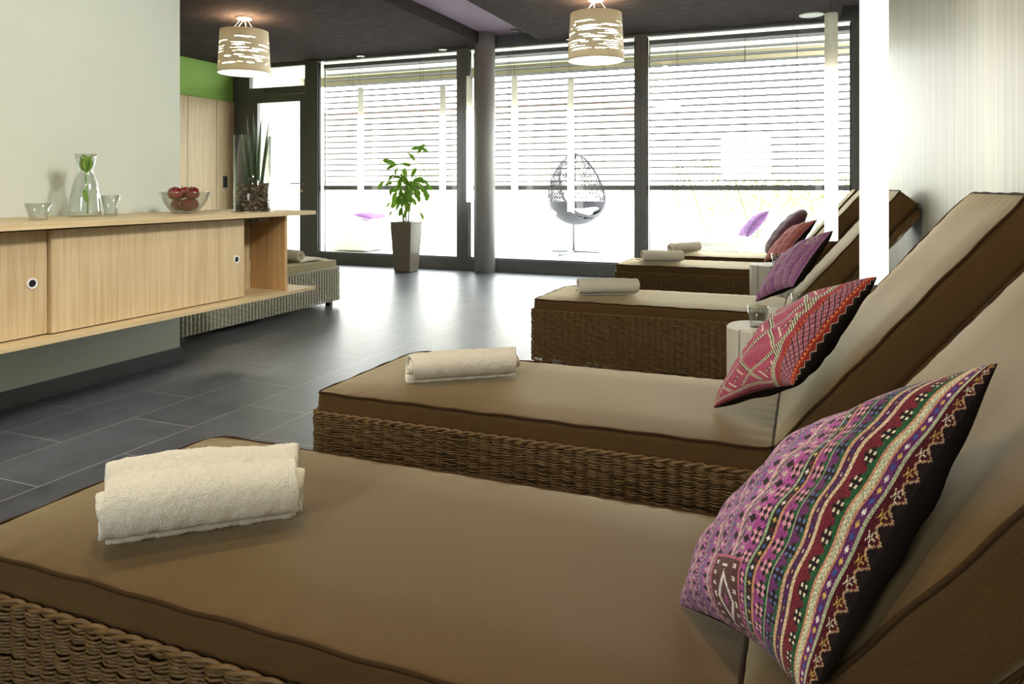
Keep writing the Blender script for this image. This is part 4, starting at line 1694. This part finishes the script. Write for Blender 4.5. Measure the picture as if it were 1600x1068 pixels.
def garden_lounger(label, loc, rz, flatback=18):
    t = thing('garden_lounger', label, 'sun lounger', loc, rz)
    b = MB()
    b.box(-1.0, .45, -.36, -.30, .22, .32).box(-1.0, .45, .30, .36, .22, .32).box(-1.0, -.94, -.30, .30, .22, .32)
    b.build('frame', M['out_wicker'], t, bevel=.01)
    for x in (-.9, .3):
        for y in (-.32, .32):
            MB().box(x - .05, x + .05, y - .035, y + .035, 0, .23).build('leg', M['out_wicker'], t, bevel=.006)
    p = MB().box(-.97, -.002, -.31, .31, .30, .38).build('seat_cushion', M['out_cushion'], t, bevel=.02)
    q = MB().box(0, .75, -.31, .31, -.08, 0).build('back_cushion', M['out_cushion'], t, bevel=.02, loc=(0, 0, .38))
    q.rotation_euler = (0, -math.radians(flatback), 0)
    return t


garden_lounger('white garden lounger on the terrace outside the last window, beyond the plum pillow', (-.28, 9.35, -.02), 0, 40)
pillow('pale lilac cushion on the white garden lounger outside the last window', (-.80, 9.55, .40), (-.42, 9.25, .72), (-.66, 9.08, .41), (-.50, 9.66, .68), None, hf=.08, hb=.06, backmat=M['lilac'], frontmat=M['lilac'], seed=3)
garden_lounger('white low garden lounger on the terrace seen left of the potted plant', (-6.85, 11.0, -.02), PI, 16)
pillow('lilac cushion lying on the garden lounger left of the potted plant', (-7.3, 10.75, .53), (-6.85, 11.15, .50), (-6.9, 10.75, .47), (-7.25, 11.15, .56), None, hf=.07, hb=.05, backmat=M['lilac'], frontmat=M['lilac'], seed=4)
st = thing('garden_stool', 'white wicker footstool on the terrace left of the potted plant', 'stool', (-6.78, 10.15, -.02))
m = MB()
prof = [(-.36, .02), (-.38, .30), (-.30, .36), (.0, .40), (.30, .34), (.38, .24), (.36, .02)]
n = len(prof)
m.add([(x, y, z) for y in (-.3, .3) for (x, z) in prof], [tuple(range(n)), tuple(range(2 * n - 1, n - 1, -1))] + [(k, n + k, n + (k + 1) % n, (k + 1) % n) for k in range(n)])
m.build('wicker_body', M['out_wicker'], st, bevel=.02)
t = thing('parasol_pole', 'thin grey parasol post outside the window nearest the washed wood wall', 'post', (.36, 10.3, -.02))
MB().tube([(0, 0, .04), (0, 0, 1.75)], .018, 12).build('pole', M['rail'], t, smooth=True)
MB().cyl(0, 0, 0, .05, .22, 28).build('foot_plate', M['rail'], t, bevel=.005)


def shrub(label, x, y, w, h, seed, n=520):
    t = thing('garden_shrub', label, 'shrub', (x, y, -.02), 0, 'shrubs in the garden outside')
    r_ = random.Random(seed)
    m = MB()
    for _ in range(n):
        a, b, q = r_.uniform(0, 2 * PI), math.acos(r_.uniform(-.4, 1)), r_.uniform(.55, 1) ** .6
        p = Vector((w * q * math.sin(b) * math.cos(a), w * q * math.sin(b) * math.sin(a), h * .5 + h * .5 * q * math.cos(b)))
        u_ = Vector((r_.gauss(0, 1), r_.gauss(0, 1), r_.gauss(0, 1))).normalized()
        v_ = u_.orthogonal().normalized()
        w_ = u_.cross(v_)
        s_ = r_.uniform(.04, .08)
        m.add([p - v_ * s_, p + w_ * s_ * .4, p + v_ * s_, p - w_ * s_ * .4], [(0, 1, 2, 3)])
    m.build('foliage', M['shrub'], t)
    st_ = MB()
    for k in range(5):
        a = k * 1.3
        st_.tube([(.03 * math.cos(a), .03 * math.sin(a), 0), (w * .5 * math.cos(a), w * .5 * math.sin(a), h * .75)], .012, 6)
    st_.build('branches', M['stem'], t)


for k, (x, y, w, h, lb) in enumerate([(-.9, 14.5, .9, 1.5, 'broad leafy shrub outside the last window, beyond the fourth lounger'), (.3, 13.6, .8, 1.3, 'leafy shrub outside behind the parasol post'),
                                      (-2.0, 16.5, 1.1, 1.7, 'tall leafy shrub in the garden between the last two windows'), (1.6, 15.5, 1.0, 1.9, 'leafy shrub outside at the washed wood wall corner'),
                                      (-9.2, 16.5, 1.1, 1.6, 'leafy shrub in the garden outside left of the potted plant')]):
    shrub(lb, x, y, w, h, 30 + k)
hb = thing('neighbouring_house', 'pale house with a tiled roof beyond the garden', 'house', (-15.2, 30, -.1))
MB().box(-7, 7, 0, 8, 0, 4.7).build('wall', M['house_wall'], hb)
m = MB()
m.add([(-7.6, -.7, 4.6), (7.6, -.7, 4.6), (7.6, 8.7, 4.6), (-7.6, 8.7, 4.6), (-7.6, 4, 5.5), (7.6, 4, 5.5)], [(0, 1, 5, 4), (2, 3, 4, 5), (1, 2, 5), (3, 0, 4), (3, 2, 1, 0)])
m.build('roof', M['roof_tile'], hb)
